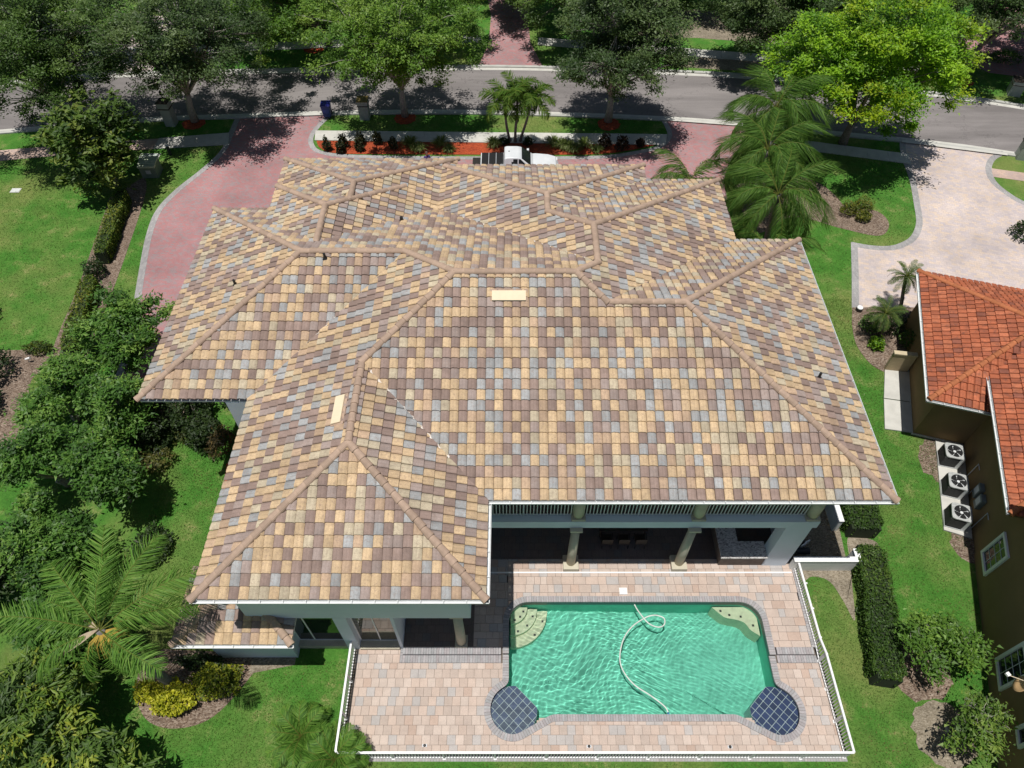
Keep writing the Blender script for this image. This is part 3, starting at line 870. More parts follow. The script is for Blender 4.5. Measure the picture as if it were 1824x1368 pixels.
# ------------------------------------------------------------------ fences
def fence(label, path, post_at, spacing=0.115, name='pool_fence'):
    """path: list of (x,y,zbase,ztop)"""
    f = thing(name, label, 'fence', (path[0][0], path[0][1], path[0][2]))
    tr, brl = MB(), MB()
    pk = {}
    for (a, b) in zip(path[:-1], path[1:]):
        A, B = Vector(a[:2]), Vector(b[:2]); L = (B-A).length; d = (B-A)/L; nrm = Vector((-d.y, d.x))
        for mbx, zi, hw, hh in ((tr, 3, 0.040, 0.034), (brl, 2, 0.022, 0.024)):
            off = 0.10 if zi == 2 else 0.0
            za, zb = a[zi]+off, b[zi]+off
            P = []
            for (p, z) in ((A, za), (B, zb)):
                for s in (-1, 1):
                    for h in (-hh, hh): P.append((p.x+nrm.x*hw*s, p.y+nrm.y*hw*s, z+h))
            n = len(mbx.v); mbx.v += P
            for q in ((0,1,3,2),(4,6,7,5),(0,4,5,1),(2,3,7,6),(1,5,7,3),(0,2,6,4)): mbx.f.append(tuple(n+k for k in q)); mbx.m.append(0)
        n = int(L/spacing)
        for i in range(n):
            t = (i+0.5)/n
            p = A.lerp(B, t); z0 = a[2]+(b[2]-a[2])*t+0.09; z1 = a[3]+(b[3]-a[3])*t-0.02
            key = round(z1-z0, 2)
            if key not in pk:
                mb = MB(); mb.box(-0.016, 0.016, -0.016, 0.016, 0, key); pk[key] = mb.mesh('picket', M['fence'])
            o = link('picket', pk[key], None, f)
            o.location = (p.x, p.y, z0)
    tr.build('top_rail', M['fence'], f); brl.build('bottom_rail', M['fence'], f)
    for (x, y, z0, z1) in post_at:
        mb = MB(); mb.box(-0.03, 0.03, -0.03, 0.03, 0, z1-z0+0.03); mb.box(-0.06, 0.06, -0.06, 0.06, 0, 0.03)
        o = mb.build('post', M['fence'], f); o.location = (x, y, z0)
    return f
fence('white metal pool fence between the lawn and the paved terrace by the sliding door', [(-6.5, 9.72, 0, 0.95), (-6.52, 5.56, 0, 0.95)], [(-6.5, y, 0, 0.95) for y in (9.7, 8.3, 6.9, 5.56)])
fence('long white metal pool fence along the lawn edge parallel to the pool', [(-6.45, 5.52, 0, 0.95), (12.62, 5.52, 0, 0.97)], [(-4.5+1.93*i, 5.52, 0, 0.95) for i in range(9)])
fence('white metal pool fence that steps down beside the clipped hedge', [(12.62, 5.52, 0, 0.98), (12.58, 9.1, 0, 0.98), (12.56, 9.75, 0.12, 0.82), (12.5, 13.15, 0.13, 0.82)], [(12.6, y, 0.0 if y < 9.4 else 0.13, 0.98 if y < 9.4 else 0.82) for y in (5.55, 6.8, 8.0, 9.1, 9.8, 11.0, 12.1, 13.1)])
# ------------------------------------------------------------------ tiled hip roofs
def clip_poly(poly, g):
    out = []
    n = len(poly)
    for i in range(n):
        p, q = poly[i], poly[(i+1) % n]
        gp, gq = g(p[0], p[1]), g(q[0], q[1])
        if gp >= 0: out.append(p)
        if (gp > 0 and gq < 0) or (gp < 0 and gq > 0):
            t = gp/(gp-gq)
            out.append(tuple(p[k]+(q[k]-p[k])*t for k in range(3)))
    return out

class HipRoof:
    DIRS = 'SNWE'
    def __init__(s, blocks, slope, w, c, amp, mat, pal, weights, frame, N=8, special=()):
        s.B = blocks; s.s = slope; s.w = w; s.c = c; s.amp = amp; s.mat = mat; s.pal = pal; s.wt = weights; s.Fr = frame; s.N = N; s.special = special
        s.full = []; s.part = []
    def t_of(s, b, d, x, y):
        x0, x1, y0, y1, ze = s.B[b]
        return (y-y0) if d == 'S' else (y1-y) if d == 'N' else (x-x0) if d == 'W' else (x1-x)
    def plan(s, b, d, u, t):
        x0, x1, y0, y1, ze = s.B[b]
        return (u, y0+t) if d == 'S' else (u, y1-t) if d == 'N' else (x0+t, u) if d == 'W' else (x1-t, u)
    def height(s, k, x, y):
        x0, x1, y0, y1, ze = s.B[k]
        if not (x0 <= x <= x1 and y0 <= y <= y1): return -1e9
        return ze+s.s*min(x-x0, x1-x, y-y0, y1-y)
    def top(s, x, y): return max(s.height(k, x, y) for k in range(len(s.B)))
    def template(s, w=None, c=None):
        """faces of one tile as lists of (u,t,n)"""
        w = s.w; c = s.c; N = s.N
        A_ = ((0.015, 0.22), (0.07, 0.66), (0.20, 0.93), (0.36, 1.0), (0.47, 0.82), (0.54, 0.78), (0.68, 0.84), (0.82, 0.55), (0.985, 0.0))
        N = len(A_)
        us = [w*a for a, _ in A_]
        f = [s.amp*h for _, h in A_]
        tf, tb = -0.03, c+0.01
        top, front = [], []
        for i in range(N-1):
            top.append([(us[i], tf, 0.085+f[i]), (us[i+1], tf, 0.085+f[i+1]), (us[i+1], tb, 0.024+f[i+1]), (us[i], tb, 0.024+f[i])])
            front.append([(us[i], tf+0.004, 0.018+f[i]*0.9), (us[i+1], tf+0.004, 0.018+f[i+1]*0.9), (us[i+1], tf, 0.085+f[i+1]), (us[i], tf, 0.085+f[i])])
        return top, front
    def gen(s, seed):
        rr = random.Random(seed)
        eps = 1e-4
        for b, (x0, x1, y0, y1, ze) in enumerate(s.B):
            tm = min(x1-x0, y1-y0)/2
            for d in s.DIRS:
                ua, ub = (x0, x1) if d in 'SN' else (y0, y1)
                i0, i1 = int(math.floor(ua/s.w)), int(math.ceil(ub/s.w))
                nj = int(math.ceil(tm/s.c))
                for i in range(i0, i1):
                    for j in range(nj):
                        us = (i*s.w, (i+1)*s.w); ts = (max(0, j*s.c), (j+1)*s.c)
                        cor = [s.plan(b, d, u, t) for u in us for t in ts]
                        tv = [t for u in us for t in ts]
                        zs = [ze+s.s*t for t in tv]
                        gl = []
                        dead = False
                        for e in s.DIRS:
                            if e == d: continue
                            vals = [s.t_of(b, e, *p)-t for p, t in zip(cor, tv)]
                            if max(vals) <= 1e-6: dead = True; break
                            if min(vals) < -1e-6:
                                gl.append(lambda u, t, e=e, b=b, d=d: s.t_of(b, e, *s.plan(b, d, u, t))-t)
                        if dead: continue
                        for k in range(len(s.B)):
                            if k == b: continue
                            e_ = eps if k < b else -eps
                            hk = [s.height(k, *p) for p in cor]
                            rem = [z < h+e_ for z, h in zip(zs, hk)]
                            if all(rem): dead = True; break
                            if any(rem) and k not in s.special and b not in s.special:
                                q = rem.index(True)
                                zk = s.B[k][4]
                                cand = [e for e in s.DIRS if max(abs(zk+s.s*s.t_of(k, e, *p)-z) for p, z in zip(cor, zs)) > 1e-5]
                                e = min(cand, key=lambda e: s.t_of(k, e, *cor[q]))
                                # the clip line: own plane against that plane of the other block
                                def g(u, t, e=e, k=k, zk=zk, e_=e_, b=b, d=d, ze=ze):
                                    return (ze+s.s*t)-(zk+s.s*s.t_of(k, e, *s.plan(b, d, u, t)))-e_
                                vals = [g(u, t) for u in us for t in ts]
                                if max(vals) > 1e-6 and min(vals) < -1e-6: gl.append(g)
                            elif any(rem) and (k in s.special) and rem.count(True) >= 3: dead = True; break
                        if dead: continue
                        h = random.Random((i*7919+j*104729+ord(d)*31+seed)*13+5)
                        ci = h.choices(range(len(s.pal)), s.wt)[0]
                        jit = h.choice((0.88, 0.95, 1.0, 1.07, 1.13))
                        dn = h.uniform(-.004, .004)
                        if gl: s.part.append((b, d, i, j, ci, jit, dn, gl))
                        else: s.full.append((b, d, i, j, ci, jit, dn))
    def world(s, b, d, u, t, n):
        x, y = s.plan(b, d, u, t)
        return s.Fr @ Vector((x, y, s.B[b][4]+s.s*t+n))
    def build(s, parent, keep=300, cam_pos=Vector((0, 0, 30))):
        top, front = s.template()
        def score(T):
            b, d, i, j = T[:4]
            p = s.world(b, d, (i+.5)*s.w, (j+.5)*s.c, 0)
            nl = {'S': (0, -s.s, 1), 'N': (0, s.s, 1), 'W': (-s.s, 0, 1), 'E': (s.s, 0, 1)}[d]
            nw = (s.Fr.to_3x3() @ Vector(nl)).normalized()
            v = cam_pos-p
            # only what the frame shows
            f = Vector((0, math.cos(R(51.82)), -math.sin(R(51.82)))); dep = -v.dot(f)
            up = Vector((0, math.sin(R(51.82)), math.cos(R(51.82))))
            if abs(v.x)/dep > 0.70 or abs(v.dot(up))/dep > 0.53: return 0
            return nw.dot(v)/v.length**3
        s.full.sort(key=score, reverse=True)
        ind, rest = s.full[:keep], s.full[keep:]
        cache = {}
        for (b, d, i, j, ci, jit, dn) in ind:
            key = (d, ci, jit)
            if key not in cache:
                o0 = s.plan(b, d, 0, 0)
                mb = MB()
                for face in top+front:
                    P = []
                    for (u, t, n) in face:
                        q = s.plan(b, d, u, t); P.append((q[0]-o0[0], q[1]-o0[1], s.s*t+n))
                    if d in 'NW': P = P[::-1]
                    mb.poly(P)
                me = mb.mesh('tile', s.mat); set_col(me, tuple(v*jit for v in s.pal[ci])); cache[key] = me
            o = bpy.data.objects.new('tile', cache[key]); COL.objects.link(o); o.parent = parent
            q = s.plan(b, d, i*s.w, j*s.c)
            M4 = s.Fr @ Matrix.Translation((q[0], q[1], s.B[b][4]+s.s*j*s.c+dn))
            o.matrix_local = M4
        V, F, C = [], [], []
        groups = {3: [], 4: []}
        def emit(b, d, face, uo, to, dn, col):
            n0 = len(V)
            for (u, t, n) in face:
                V.append(tuple(s.world(b, d, u+uo, t+to, n+dn))); C.append(col)
            idx = list(range(n0, n0+len(face)))
            if d in 'NW': idx = idx[::-1]
            F.append(idx)
        for (b, d, i, j, ci, jit, dn) in rest:
            col = tuple(v*jit for v in s.pal[ci])
            for face in top+front: emit(b, d, face, i*s.w, j*s.c, dn, col)
        for (b, d, i, j, ci, jit, dn, gl) in s.part:
            col = tuple(v*jit for v in s.pal[ci])
            for face in top+front:
                P = [(u+i*s.w, t+j*s.c, n) for (u, t, n) in face]
                for g in gl:
                    P = clip_poly(P, g)
                    if len(P) < 3: break
                if len(P) >= 3: emit(b, d, P, 0, 0, dn, col)
        me = bpy.data.meshes.new('tiles'); me.from_pydata(V, [], F); me.materials.append(s.mat); me.update()
        set_col(me, np.array(C))
        o = bpy.data.objects.new('tiles', me); COL.objects.link(o); o.parent = parent
        tag(o, kind='stuff')
    def underlay(s, mat, parent, step=0.25, drop=0.03):
        xs = [b[0] for b in s.B]+[b[1] for b in s.B]; ys = [b[2] for b in s.B]+[b[3] for b in s.B]
        nx, ny = int((max(xs)-min(xs))/step)+2, int((max(ys)-min(ys))/step)+2
        mb = MB(); ids = {}
        def vid(i, j):
            if (i, j) not in ids:
                x, y = min(xs)+i*step, min(ys)+j*step
                h = s.top(x, y)
                if h < -1e8: ids[(i, j)] = None
                else:
                    ids[(i, j)] = len(mb.v); mb.v.append(tuple(s.Fr @ Vector((x, y, h-drop))))
            return ids[(i, j)]
        for i in range(nx):
            for j in range(ny):
                q = [vid(i, j), vid(i+1, j), vid(i+1, j+1), vid(i, j+1)]
                if None in q: continue
                zz = [mb.v[k][2] for k in q]
                if max(zz)-min(zz) > s.s*step*2+0.25: continue
                mb.f.append(tuple(q)); mb.m.append(0)
        return mb.build('roof', mat, parent)

def cap_mesh(mat, r0=0.15, r1=0.125, L=0.46, name='ridge_cap'):
    mb = MB(); n = 9
    rows = []
    for (x, r, dz) in ((0.0, r0, 0.0), (0.04, r0*1.02, 0.0), (L, r1, -0.012)):
        row = []
        for k in range(n+1):
            a = PI*(-0.08+1.16*k/n); row.append(len(mb.v)); mb.v.append((x, r*math.cos(a), r*math.sin(a)*0.92+dz))
        rows.append(row)
    for a, b in zip(rows[:-1], rows[1:]):
        for k in range(n): mb.f.append((a[k], a[k+1], b[k+1], b[k])); mb.m.append(0)
    mb.f.append(tuple(rows[0][::-1])); mb.m.append(0)
    return mb.mesh(name, mat, smooth=False)

def caps(p0, p1, me, parent, step=0.41, lift=0.075, lo_ext=0.05):
    """a run of ridge caps from the low end p0 to the high end p1"""
    a, b = Vector(p0), Vector(p1)
    L = (b-a).length; d = (b-a)/L
    a = a-d*lo_ext; L += lo_ext
    z = Vector((0, 0, 1)); z = (z-d*z.dot(d)).normalized(); y = z.cross(d)
    n = max(1, int(round(L/step)))
    for i in range(n):
        p = a+d*(L*i/n)
        jy = rnd.uniform(-.012, .012)
        m = Matrix(((d.x, y.x, z.x, p.x), (d.y, y.y, z.y, p.y), (d.z, y.z, z.z, p.z+lift+rnd.uniform(-.004, .004)), (0, 0, 0, 1)))
        o = bpy.data.objects.new('ridge_cap', me); COL.objects.link(o); o.parent = parent
        o.matrix_local = m @ Matrix.Rotation(rnd.uniform(-.04, .04), 4, 'Z') @ Matrix.Rotation(rnd.uniform(-.015, .015), 4, 'Y') @ Matrix.Diagonal((L/n/step, 1, 1, 1))

# ------------------------------------------------------------------ the house
SL = 0.412
ZE = 7.1
house = thing('house', 'large two storey grey stucco house with mixed tan brown and grey tiled hip roof', 'house', (0, 20, 0))
AW, AE, AS, AN = -10.6, 10.85, 12.62, 29.25
BL = [
    (AW, AE, AS, AN, ZE),                    # main body
    (-4.0, 13.91, AS, 26.85, ZE),            # right end
    (AW, -0.88, 8.93, 24.0, ZE),             # front left wing
    (-15.05, 4.0, 17.2, AN, ZE),             # left wing
    (-3.8, AE, 15.0, 31.64, ZE),             # street wing, wide
    (-3.8, 7.06, 19.0, 32.95, ZE),            # street wing, narrow
    (-12.45, -3.0, 24.0, 33.95, 6.8),        # lower wing by the driveway
    (-11.87, -5.46, 20.0, 30.15, 7.8),       # raised block
]
PAL = [(0.54, 0.395, 0.24), (0.275, 0.200, 0.170), (0.335, 0.34, 0.338), (0.47, 0.40, 0.285), (0.45, 0.32, 0.215), (0.325, 0.258, 0.230)]
WT = (0.28, 0.26, 0.14, 0.12, 0.09, 0.11)
main = HipRoof(BL, SL, 0.335, 0.385, 0.064, M['tile'], PAL, WT, Matrix.Identity(4), N=9, special=(6, 7))
main.gen(11)
roof = main.underlay(M['deck'], house)
main.build(roof, 300)
CAP = cap_mesh(M['cap'])
def hz(h, ze=ZE): return ze+SL*h
hA = (AN-AS)/2; RLx, RRx, Ry = AW+hA, AE-hA, AS+hA
hAr = (26.85-AS)/2; hD = (AN-17.2)/2; hE = (-0.88-AW)/2; hB = (AE+3.8)/2; hC = (7.06+3.8)/2; hG = (-3.0+12.45)/2; hF = (-5.46+11.87)/2
RL = (RLx, Ry, hz(hA)); RR = (RRx, Ry, hz(hA))
Ev = (AW+hE, AS+hE, hz(hE)); Ea = (AW+hE, 8.93+hE, hz(hE))
Dr = (AW+hD, 17.2+hD, hz(hD)); Da = (-15.05+hD, 17.2+hD, hz(hD))
Al = (AE-hAr, AS+hAr, hz(hAr)); Aa = (13.91-hAr, AS+hAr, hz(hAr))
Bn = (AE-hB, AN-hB, hz(hB)); Ba = (AE-hB, 31.64-hB, hz(hB))
Cn = (7.06-hC, 31.64-hC, hz(hC)); Ca = (7.06-hC, 32.95-hC, hz(hC))
Ga = (-3.0-hG, 33.95-hG, hz(hG, 6.8)); Fa = (-5.46-hF, 30.15-hF, hz(hF, 7.8))
yG = 30.15-(Ga[2]-7.8)/SL
yF = AN-(Fa[2]-ZE)/SL
runs = [(RL, RR), (Ev, RL), (Ea, Ev), ((AW, 8.93, ZE), Ea), ((-0.88, 8.93, ZE), Ea), (Dr, RL), (Da, Dr), ((-15.05, 17.2, ZE), Da), ((-15.05, AN, ZE), Da),
        (Al, RR), (Aa, Al), ((13.91, AS, ZE), Aa), ((13.91, 26.85, ZE), Aa), (Bn, RR), (Ba, Bn), ((AE, 31.64, ZE), Ba), (Cn, Ba), (Ca, Cn), ((7.06, 32.95, ZE), Ca),
        ((-3.55, 32.7, hz(0.25)), Ca), ((-12.45, 33.95, 6.8), Ga), ((-3.0, 33.95, 6.8), Ga), (Ga, (Ga[0], yG, Ga[2])), ((-11.87, 30.15, 7.8), Fa), ((-5.46, 30.15, 7.8), Fa), (Fa, (Fa[0], yF, Fa[2]))]
for a, b in runs:
    flat = abs(a[2]-b[2]) < 1e-3
    caps(a, b, CAP, roof, lo_ext=0.0 if flat else 0.08)
# mortar along some valleys
def valley(a, b, w=0.05, parent=roof):
    A, B = Vector(a), Vector(b); d = (B-A); L = d.length; d.normalize(); n = Vector((-d.y, d.x, 0)).normalized()
    N = int(L/0.14); mb = MB(); rows = []
    for i in range(N+1):
        p = A.lerp(B, i/N); ww = w*rnd.uniform(0.3, 1.3); o = n*rnd.uniform(-.03, .03)
        rows.append((tuple(p+o-n*ww+Vector((0, 0, 0.075))), tuple(p+o+Vector((0, 0, 0.09+rnd.uniform(0, .015)))), tuple(p+o+n*ww+Vector((0, 0, 0.075)))))
    for r0, r1 in zip(rows[:-1], rows[1:]):
        mb.quad(r0[0], r0[1], r1[1], r1[0]); mb.quad(r0[1], r0[2], r1[2], r1[1])
    mb.build('valley_mortar', M['mortar'], parent)
valley((Ev[0]+0.35, Ev[1]-0.35, Ev[2]-0.14), (-2.3, AS+1.42, hz(1.42)))
valley((-11.87, AN-0.7, 7.8-.4), (Fa[0]-.3, yF+0.3, Fa[2]-.12), 0.035)
valley((Fa[0]+.3, yF+0.3, Fa[2]-.12), (-5.6, AN-1.7, 7.1+.412*1.7), 0.035)
valley((-3.4, AN-.4, hz(.4)), (Bn[0]-.25, Bn[1]+.25, Bn[2]-.1), 0.035)
valley((-10.3, 17.5, hz(.3)), (-4.75, 23.05, hz(5.85)), 0.02)
# wing over the front corner room
SB = [(-12.6, -8.2, 8.7, 11.7, 3.3)]
low = HipRoof(SB, SL, 0.335, 0.385, 0.064, M['tile'], PAL, WT, Matrix.Identity(4), N=9)
low.gen(23)
lroof = low.underlay(M['deck'], house); lroof.name = 'corner_roof'
low.build(lroof, 24)
for a in ((-12.6, 8.7), (-8.2, 8.7)):
    sgn = 1 if a[0] < -10 else -1
    caps((a[0], a[1], 3.3), (a[0]+sgn*1.5, a[1]+1.5, 3.3+SL*1.5), CAP, lroof, lo_ext=0.06)
caps((-11.1, 10.2, 3.3+SL*1.5), (-9.7, 10.2, 3.3+SL*1.5), CAP, lroof)

# walls
def wallbox(name, mat, *boxes):
    mb = MB()
    for b in boxes: mb.box(*b)
    return mb.build(name, mat, house)
wallbox('wall', M['stucco'], (-11.6, 10.2, 17.2, 28.6, 0, 6.93), (-3.1, 10.18, 28.4, 30.98, 0, 6.92), (-3.12, 6.4, 28.3, 32.5, 0, 6.91), (-11.58, -3.6, 28.2, 33.3, 0, 6.62), (5.0, 12.14, 17.22, 26.2, 0, 6.90))
wallbox('wall', M['stucco'], (-9.95, -1.55, 9.6, 18.0, 3.55, 6.94))
wallbox('wall', M['stucco'], (-12.0, -8.8, 9.25, 11.3, 0, 3.12))
wallbox('wall', M['stucco'], (-9.93, -4.52, 10.25, 17.8, 0, 3.56), (-4.5, -1.6, 13.0, 17.7, 0, 3.555))
wallbox('pier', M['stucco'], (-6.78, -6.28, 9.6, 10.3, 0, 3.57))
wallbox('pier', M['stucco'], (-4.62, -4.50, 9.62, 10.3, 0, 3.58))
wallbox('wall', M['stucco'], (11.1, 12.15, 13.2, 13.75, 0, 4.28), (11.9, 12.16, 13.7, 17.3, 0, 4.27))
wallbox('beam', M['stucco'], (-1.56, 12.3, 13.18, 13.5, 3.84, 4.335))
wallbox('sill', M['column'], (-8.8, -6.8, 9.62, 9.95, 0, 0.28), )
wallbox('sill', M['column'], (-6.27, -4.64, 9.55, 9.95, 0, 0.16))
sl_ = MB(); sl_.box(-1.5, 12.14, 13.5, 17.2, 4.10, 4.33)
sl_.build('balcony_floor', M['porch_paver'], house)
for k, (x0, x1, y0, y1, ze) in enumerate(BL):
    mb = MB(); mb.box(x0+0.02, x1-0.02, y0+0.02, y1-0.02, ze-0.17-0.004*k, ze-0.10-0.004*k); mb.build('soffit', M['white'], house)
mb = MB(); mb.box(-12.58, -8.22, 8.72, 11.68, 3.13, 3.2); mb.build('soffit', M['white'], house)
# windows and doors on the front left wing
def window(name, x0, x1, z0, z1, y, mullions, glass, parent=house, t=0.05):
    w = thing if False else None
    mb = MB()
    mb.box(x0, x1, y-0.03, y+0.03, z0, z0+t); mb.box(x0, x1, y-0.03, y+0.03, z1-t, z1)
    mb.box(x0, x0+t, y-0.03, y+0.03, z0+t, z1-t); mb.box(x1-t, x1, y-0.03, y+0.03, z0+t, z1-t)
    for m in mullions: mb.box(m-t/2, m+t/2, y-0.028, y+0.028, z0+t, z1-t)
    o = mb.build(name, M['white'], parent)
    xs = [x0]+list(mullions)+[x1]
    for a, b in zip(xs[:-1], xs[1:]):
        g = MB(); g.box(a+t/2, b-t/2, y-0.006, y+0.006, z0+t, z1-t); g.build('pane', glass, o)
    return o
window('window', -8.8, -6.78, 0.28, 3.5, 9.9, [-8.15], M['dark_glass'])
window('sliding_door', -6.28, -4.62, 0.16, 3.5, 9.92, [-5.45], M['warm_glass'])
# porch floor and corner column
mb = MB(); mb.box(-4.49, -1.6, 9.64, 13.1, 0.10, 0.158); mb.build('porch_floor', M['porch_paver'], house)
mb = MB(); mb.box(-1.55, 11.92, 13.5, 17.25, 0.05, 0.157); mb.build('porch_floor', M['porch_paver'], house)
def column(x, y, z0, z1, r, ped):
    mb = MB(); mb.lathe([(r*1.0, 0), (r, (z1-z0)*0.35), (r*0.86, z1-z0)], (x, y, z0), 20)
    c = mb.build('column', M['column'], house, smooth=True)
    p = MB(); p.box(x-ped[0], x+ped[0], y-ped[0], y+ped[0], z0-ped[1], z0+0.01); p.build('pedestal', M['column'], c, bevel=0.015)
    mb2 = MB(); mb2.box(x-r*1.25, x+r*1.25, y-r*1.25, y+r*1.25, z1-0.1, z1+0.02); mb2.build('capital', M['column'], c)
column(-2.1, 9.85, 0.2, 3.55, 0.20, (0.26, 0.06))
for x in (2.6, 7.38): column(x, 13.25, 0.40, 3.84, 0.20, (0.34, 0.27))
for x in (2.65, 7.45, 12.0): column(x, 13.48, 4.45, 6.93, 0.24, (0.28, 0.12))
# balcony railing
for (x0, x1) in ((-1.5, 2.42), (2.9, 7.2), (7.7, 11.75)):
    mb = MB(); mb.box(x0, x1, 13.45, 13.50, 5.36, 5.41)
    rl = mb.build('railing', M['rail'], house)
    mb = MB(); mb.box(x0, x1, 13.455, 13.495, 4.42, 4.46); mb.build('bottom_rail', M['rail'], rl)
    mb = MB(); mb.box((x0+x1)/2-.03, (x0+x1)/2+.03, 13.445, 13.505, 4.335, 5.36); mb.build('rail_post', M['rail'], rl)
    bm_ = MB(); bm_.box(-0.016, 0.016, -0.016, 0.016, 0, 0.90); bme = bm_.mesh('baluster', M['white'])
    n = int((x1-x0)/0.135)
    for i in range(n):
        o = link('baluster', bme, None, rl); o.location = (x0+(i+.5)*(x1-x0)/n, 13.475, 4.46)
# dark inner doors along the balcony and lanai
for (x, z) in ((1.0, 4.34), (5.0, 4.34), (9.0, 4.34), (1.2, 0.2), (5.4, 0.2)):
    window('glass_door', x-1.2, x+1.2, z, z+2.4, 17.15, [x], M['dark_glass'])
# gutters
def gutter(p0, p1, z, outward, mat=M['gutter'], parent=house):
    mb = MB(); a, b = Vector(p0), Vector(p1); o = Vector(outward)
    sec = [(0.02, 0.0), (0.02, -0.11), (0.12, -0.11), (0.145, 0.0), (0.130, 0.0), (0.108, -0.098), (0.032, -0.098), (0.032, 0.0)]
    n = len(sec); v = []
    for p in (a, b):
        for (d, h) in sec: v.append((p.x+o.x*d, p.y+o.y*d, z+h))
    mb.v = v
    for k in range(n): mb.f.append((k, (k+1) % n, n+(k+1) % n, n+k)); mb.m.append(0)
    L = (b-a).length; m = int(L/0.75)
    for i in range(m+1):
        p = a.lerp(b, i/max(1, m)); d = (b-a).normalized()*0.012
        q = p+Vector((o.x, o.y))*0.02; r_ = p+Vector((o.x, o.y))*0.146
        mb.poly([(q.x-d.x, q.y-d.y, z+0.006), (q.x+d.x, q.y+d.y, z+0.006), (r_.x+d.x, r_.y+d.y, z+0.006), (r_.x-d.x, r_.y-d.y, z+0.006)])
    return mb.build('gutter', mat, parent)
gutter((-0.86, AS), (14.0, AS), ZE+0.02, (0, -1))
gutter((-10.62, 8.93), (-0.75, 8.93), ZE+0.02, (0, -1))
gutter((-0.88, 8.80), (-0.88, AS-0.15), ZE+0.02, (1, 0))
gutter((-12.6, 8.7), (-8.1, 8.7), 3.32, (0, -1))
gutter((13.91, AS), (13.91, 26.85), ZE+0.02, (1, 0))
# roof vents
def pipe(x, y, h=0.35, r=0.055):
    z = main.top(x, y)
    mb = MB(); mb.tube([(x, y, z-0.05), (x, y, z+h)], r, 10); o = mb.build('vent_pipe', M['black'], house, smooth=False)
    f = MB(); f.lathe([(r*2.2, 0.05), (r*1.2, 0.12)], (x, y, z), 12); f.build('flashing', M['black'], o)
for (x, y) in ((-12.0, 22.45), (-7.95, 22.9), (12.25, 17.75)): pipe(x, y)
pipe(-5.3, 27.3, 0.3, 0.08)
def flat_vent(cx, cy, along, across, d):
    z = main.top(cx, cy); ang = math.atan(SL)
    n = {'S': 0, 'W': -PI/2}[d]
    Mx = Matrix.Translation((cx, cy, z+0.10)) @ Matrix.Rotation(n, 4, 'Z') @ Matrix.Rotation(ang, 4, 'X')
    mb = MB(); mb.box(-along/2, along/2, -across/2, across/2, 0.0, 0.075, 0, Mx)
    o = mb.build('roof_vent', M['cream'], house, bevel=0.012)
    m3 = MB(); m3.box(-along/2-.07, along/2+.07, -across/2-.03, across/2+.10, -0.03, 0.004, 0, Mx); m3.build('vent_flashing', M['cap'], o)
    m2 = MB(); m2.box(-along/2+.03, along/2-.03, -across/2-.012, -across/2+.01, 0.0, 0.045, 0, Mx); m2.build('vent_slot', M['black'], o)
flat_vent(-0.12, 19.95, 1.34, 0.42, 'S')
flat_vent(-6.35, 15.35, 1.25, 0.40, 'W')
# ------------------------------------------------------------------ neighbour's house
NA_ = R(-16.5)
NF = Matrix.Translation((20.35, 20.35, 0)) @ Matrix.Rotation(NA_, 4, 'Z')
nh = thing('neighbour_house', 'dark tan stucco house with orange terracotta roof and white framed windows', 'house', (20.35, 20.35, 0))
NB = [(-0.65, 14, -0.5, 8.6, 3.3), (1.8, 14, -6.4, 6.0, 4.0), (1.6, 14, -24, -6.5, 6.8)]
OP = [(0.44, 0.135, 0.065), (0.41, 0.122, 0.058), (0.35, 0.108, 0.056), (0.47, 0.155, 0.078), (0.27, 0.095, 0.06)]
nroof = HipRoof(NB, SL, 0.30, 0.36, 0.06, M['orange_tile'], OP, (4, 4, 3, 3, 1.2), NF, N=7, special=(1, 2))
nroof.gen(41)
nr = nroof.underlay(M['deck'], nh)
nroof.build(nr, 300)
OC = cap_mesh(M['orange_cap'], 0.14, 0.115)
def nw(x, y, z): return tuple(NF @ Vector((x, y, z)))
caps(nw(-0.65, -0.5, 3.3), nw(3.9, 4.05, 3.3+SL*4.55), OC, nr)
caps(nw(-0.65, 8.6, 3.3), nw(3.9, 4.05, 3.3+SL*4.55), OC, nr)
caps(nw(3.9, 4.05, 3.3+SL*4.55), nw(9.4, 4.05, 3.3+SL*4.55), OC, nr)
caps(nw(1.8, -6.4, 4.0), nw(7.9, -0.2, 4.0+SL*6.15), OC, nr)
caps(nw(1.6, -6.5, 6.8), nw(7.8, -12.7, 6.8+SL*6.2), OC, nr)
caps(nw(1.6, -24, 6.8), nw(7.8, -17.8, 6.8+SL*6.2), OC, nr)
def nbox(name, mat, *boxes, parent=nh, bevel=0):
    mb = MB()
    for b in boxes: mb.box(*b, 0, NF)
    return mb.build(name, mat, parent, bevel=bevel)
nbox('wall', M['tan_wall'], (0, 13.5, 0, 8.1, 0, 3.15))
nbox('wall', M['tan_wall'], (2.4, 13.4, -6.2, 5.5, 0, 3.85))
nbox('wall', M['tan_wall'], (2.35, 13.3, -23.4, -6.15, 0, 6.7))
nbox('soffit', M['tan_wall'], (-0.62, 13.9, -0.47, 8.57, 3.12, 3.2))
nbox('soffit', M['tan_wall'], (1.83, 13.9, -6.37, 5.9, 3.82, 3.9))
nbox('soffit', M['tan_wall'], (1.63, 13.9, -23.9, -6.53, 6.62, 6.7))
nbox('plinth', M['concrete'], (-0.05, 0.02, -0.05, 4.3, 0, 0.12))
nbox('plinth', M['concrete'], (0.0, 2.35, -0.06, 0.01, 0, 0.12))
def ngutter(a, b, z, o):
    A, B = NF @ Vector((*a, 0)), NF @ Vector((*b, 0)); O = NF.to_3x3() @ Vector((*o, 0))
    return gutter((A.x, A.y), (B.x, B.y), z, (O.x, O.y), M['gutter'], nh)
ngutter((-0.65, -0.6), (-0.65, 8.6), 3.33, (-1, 0))
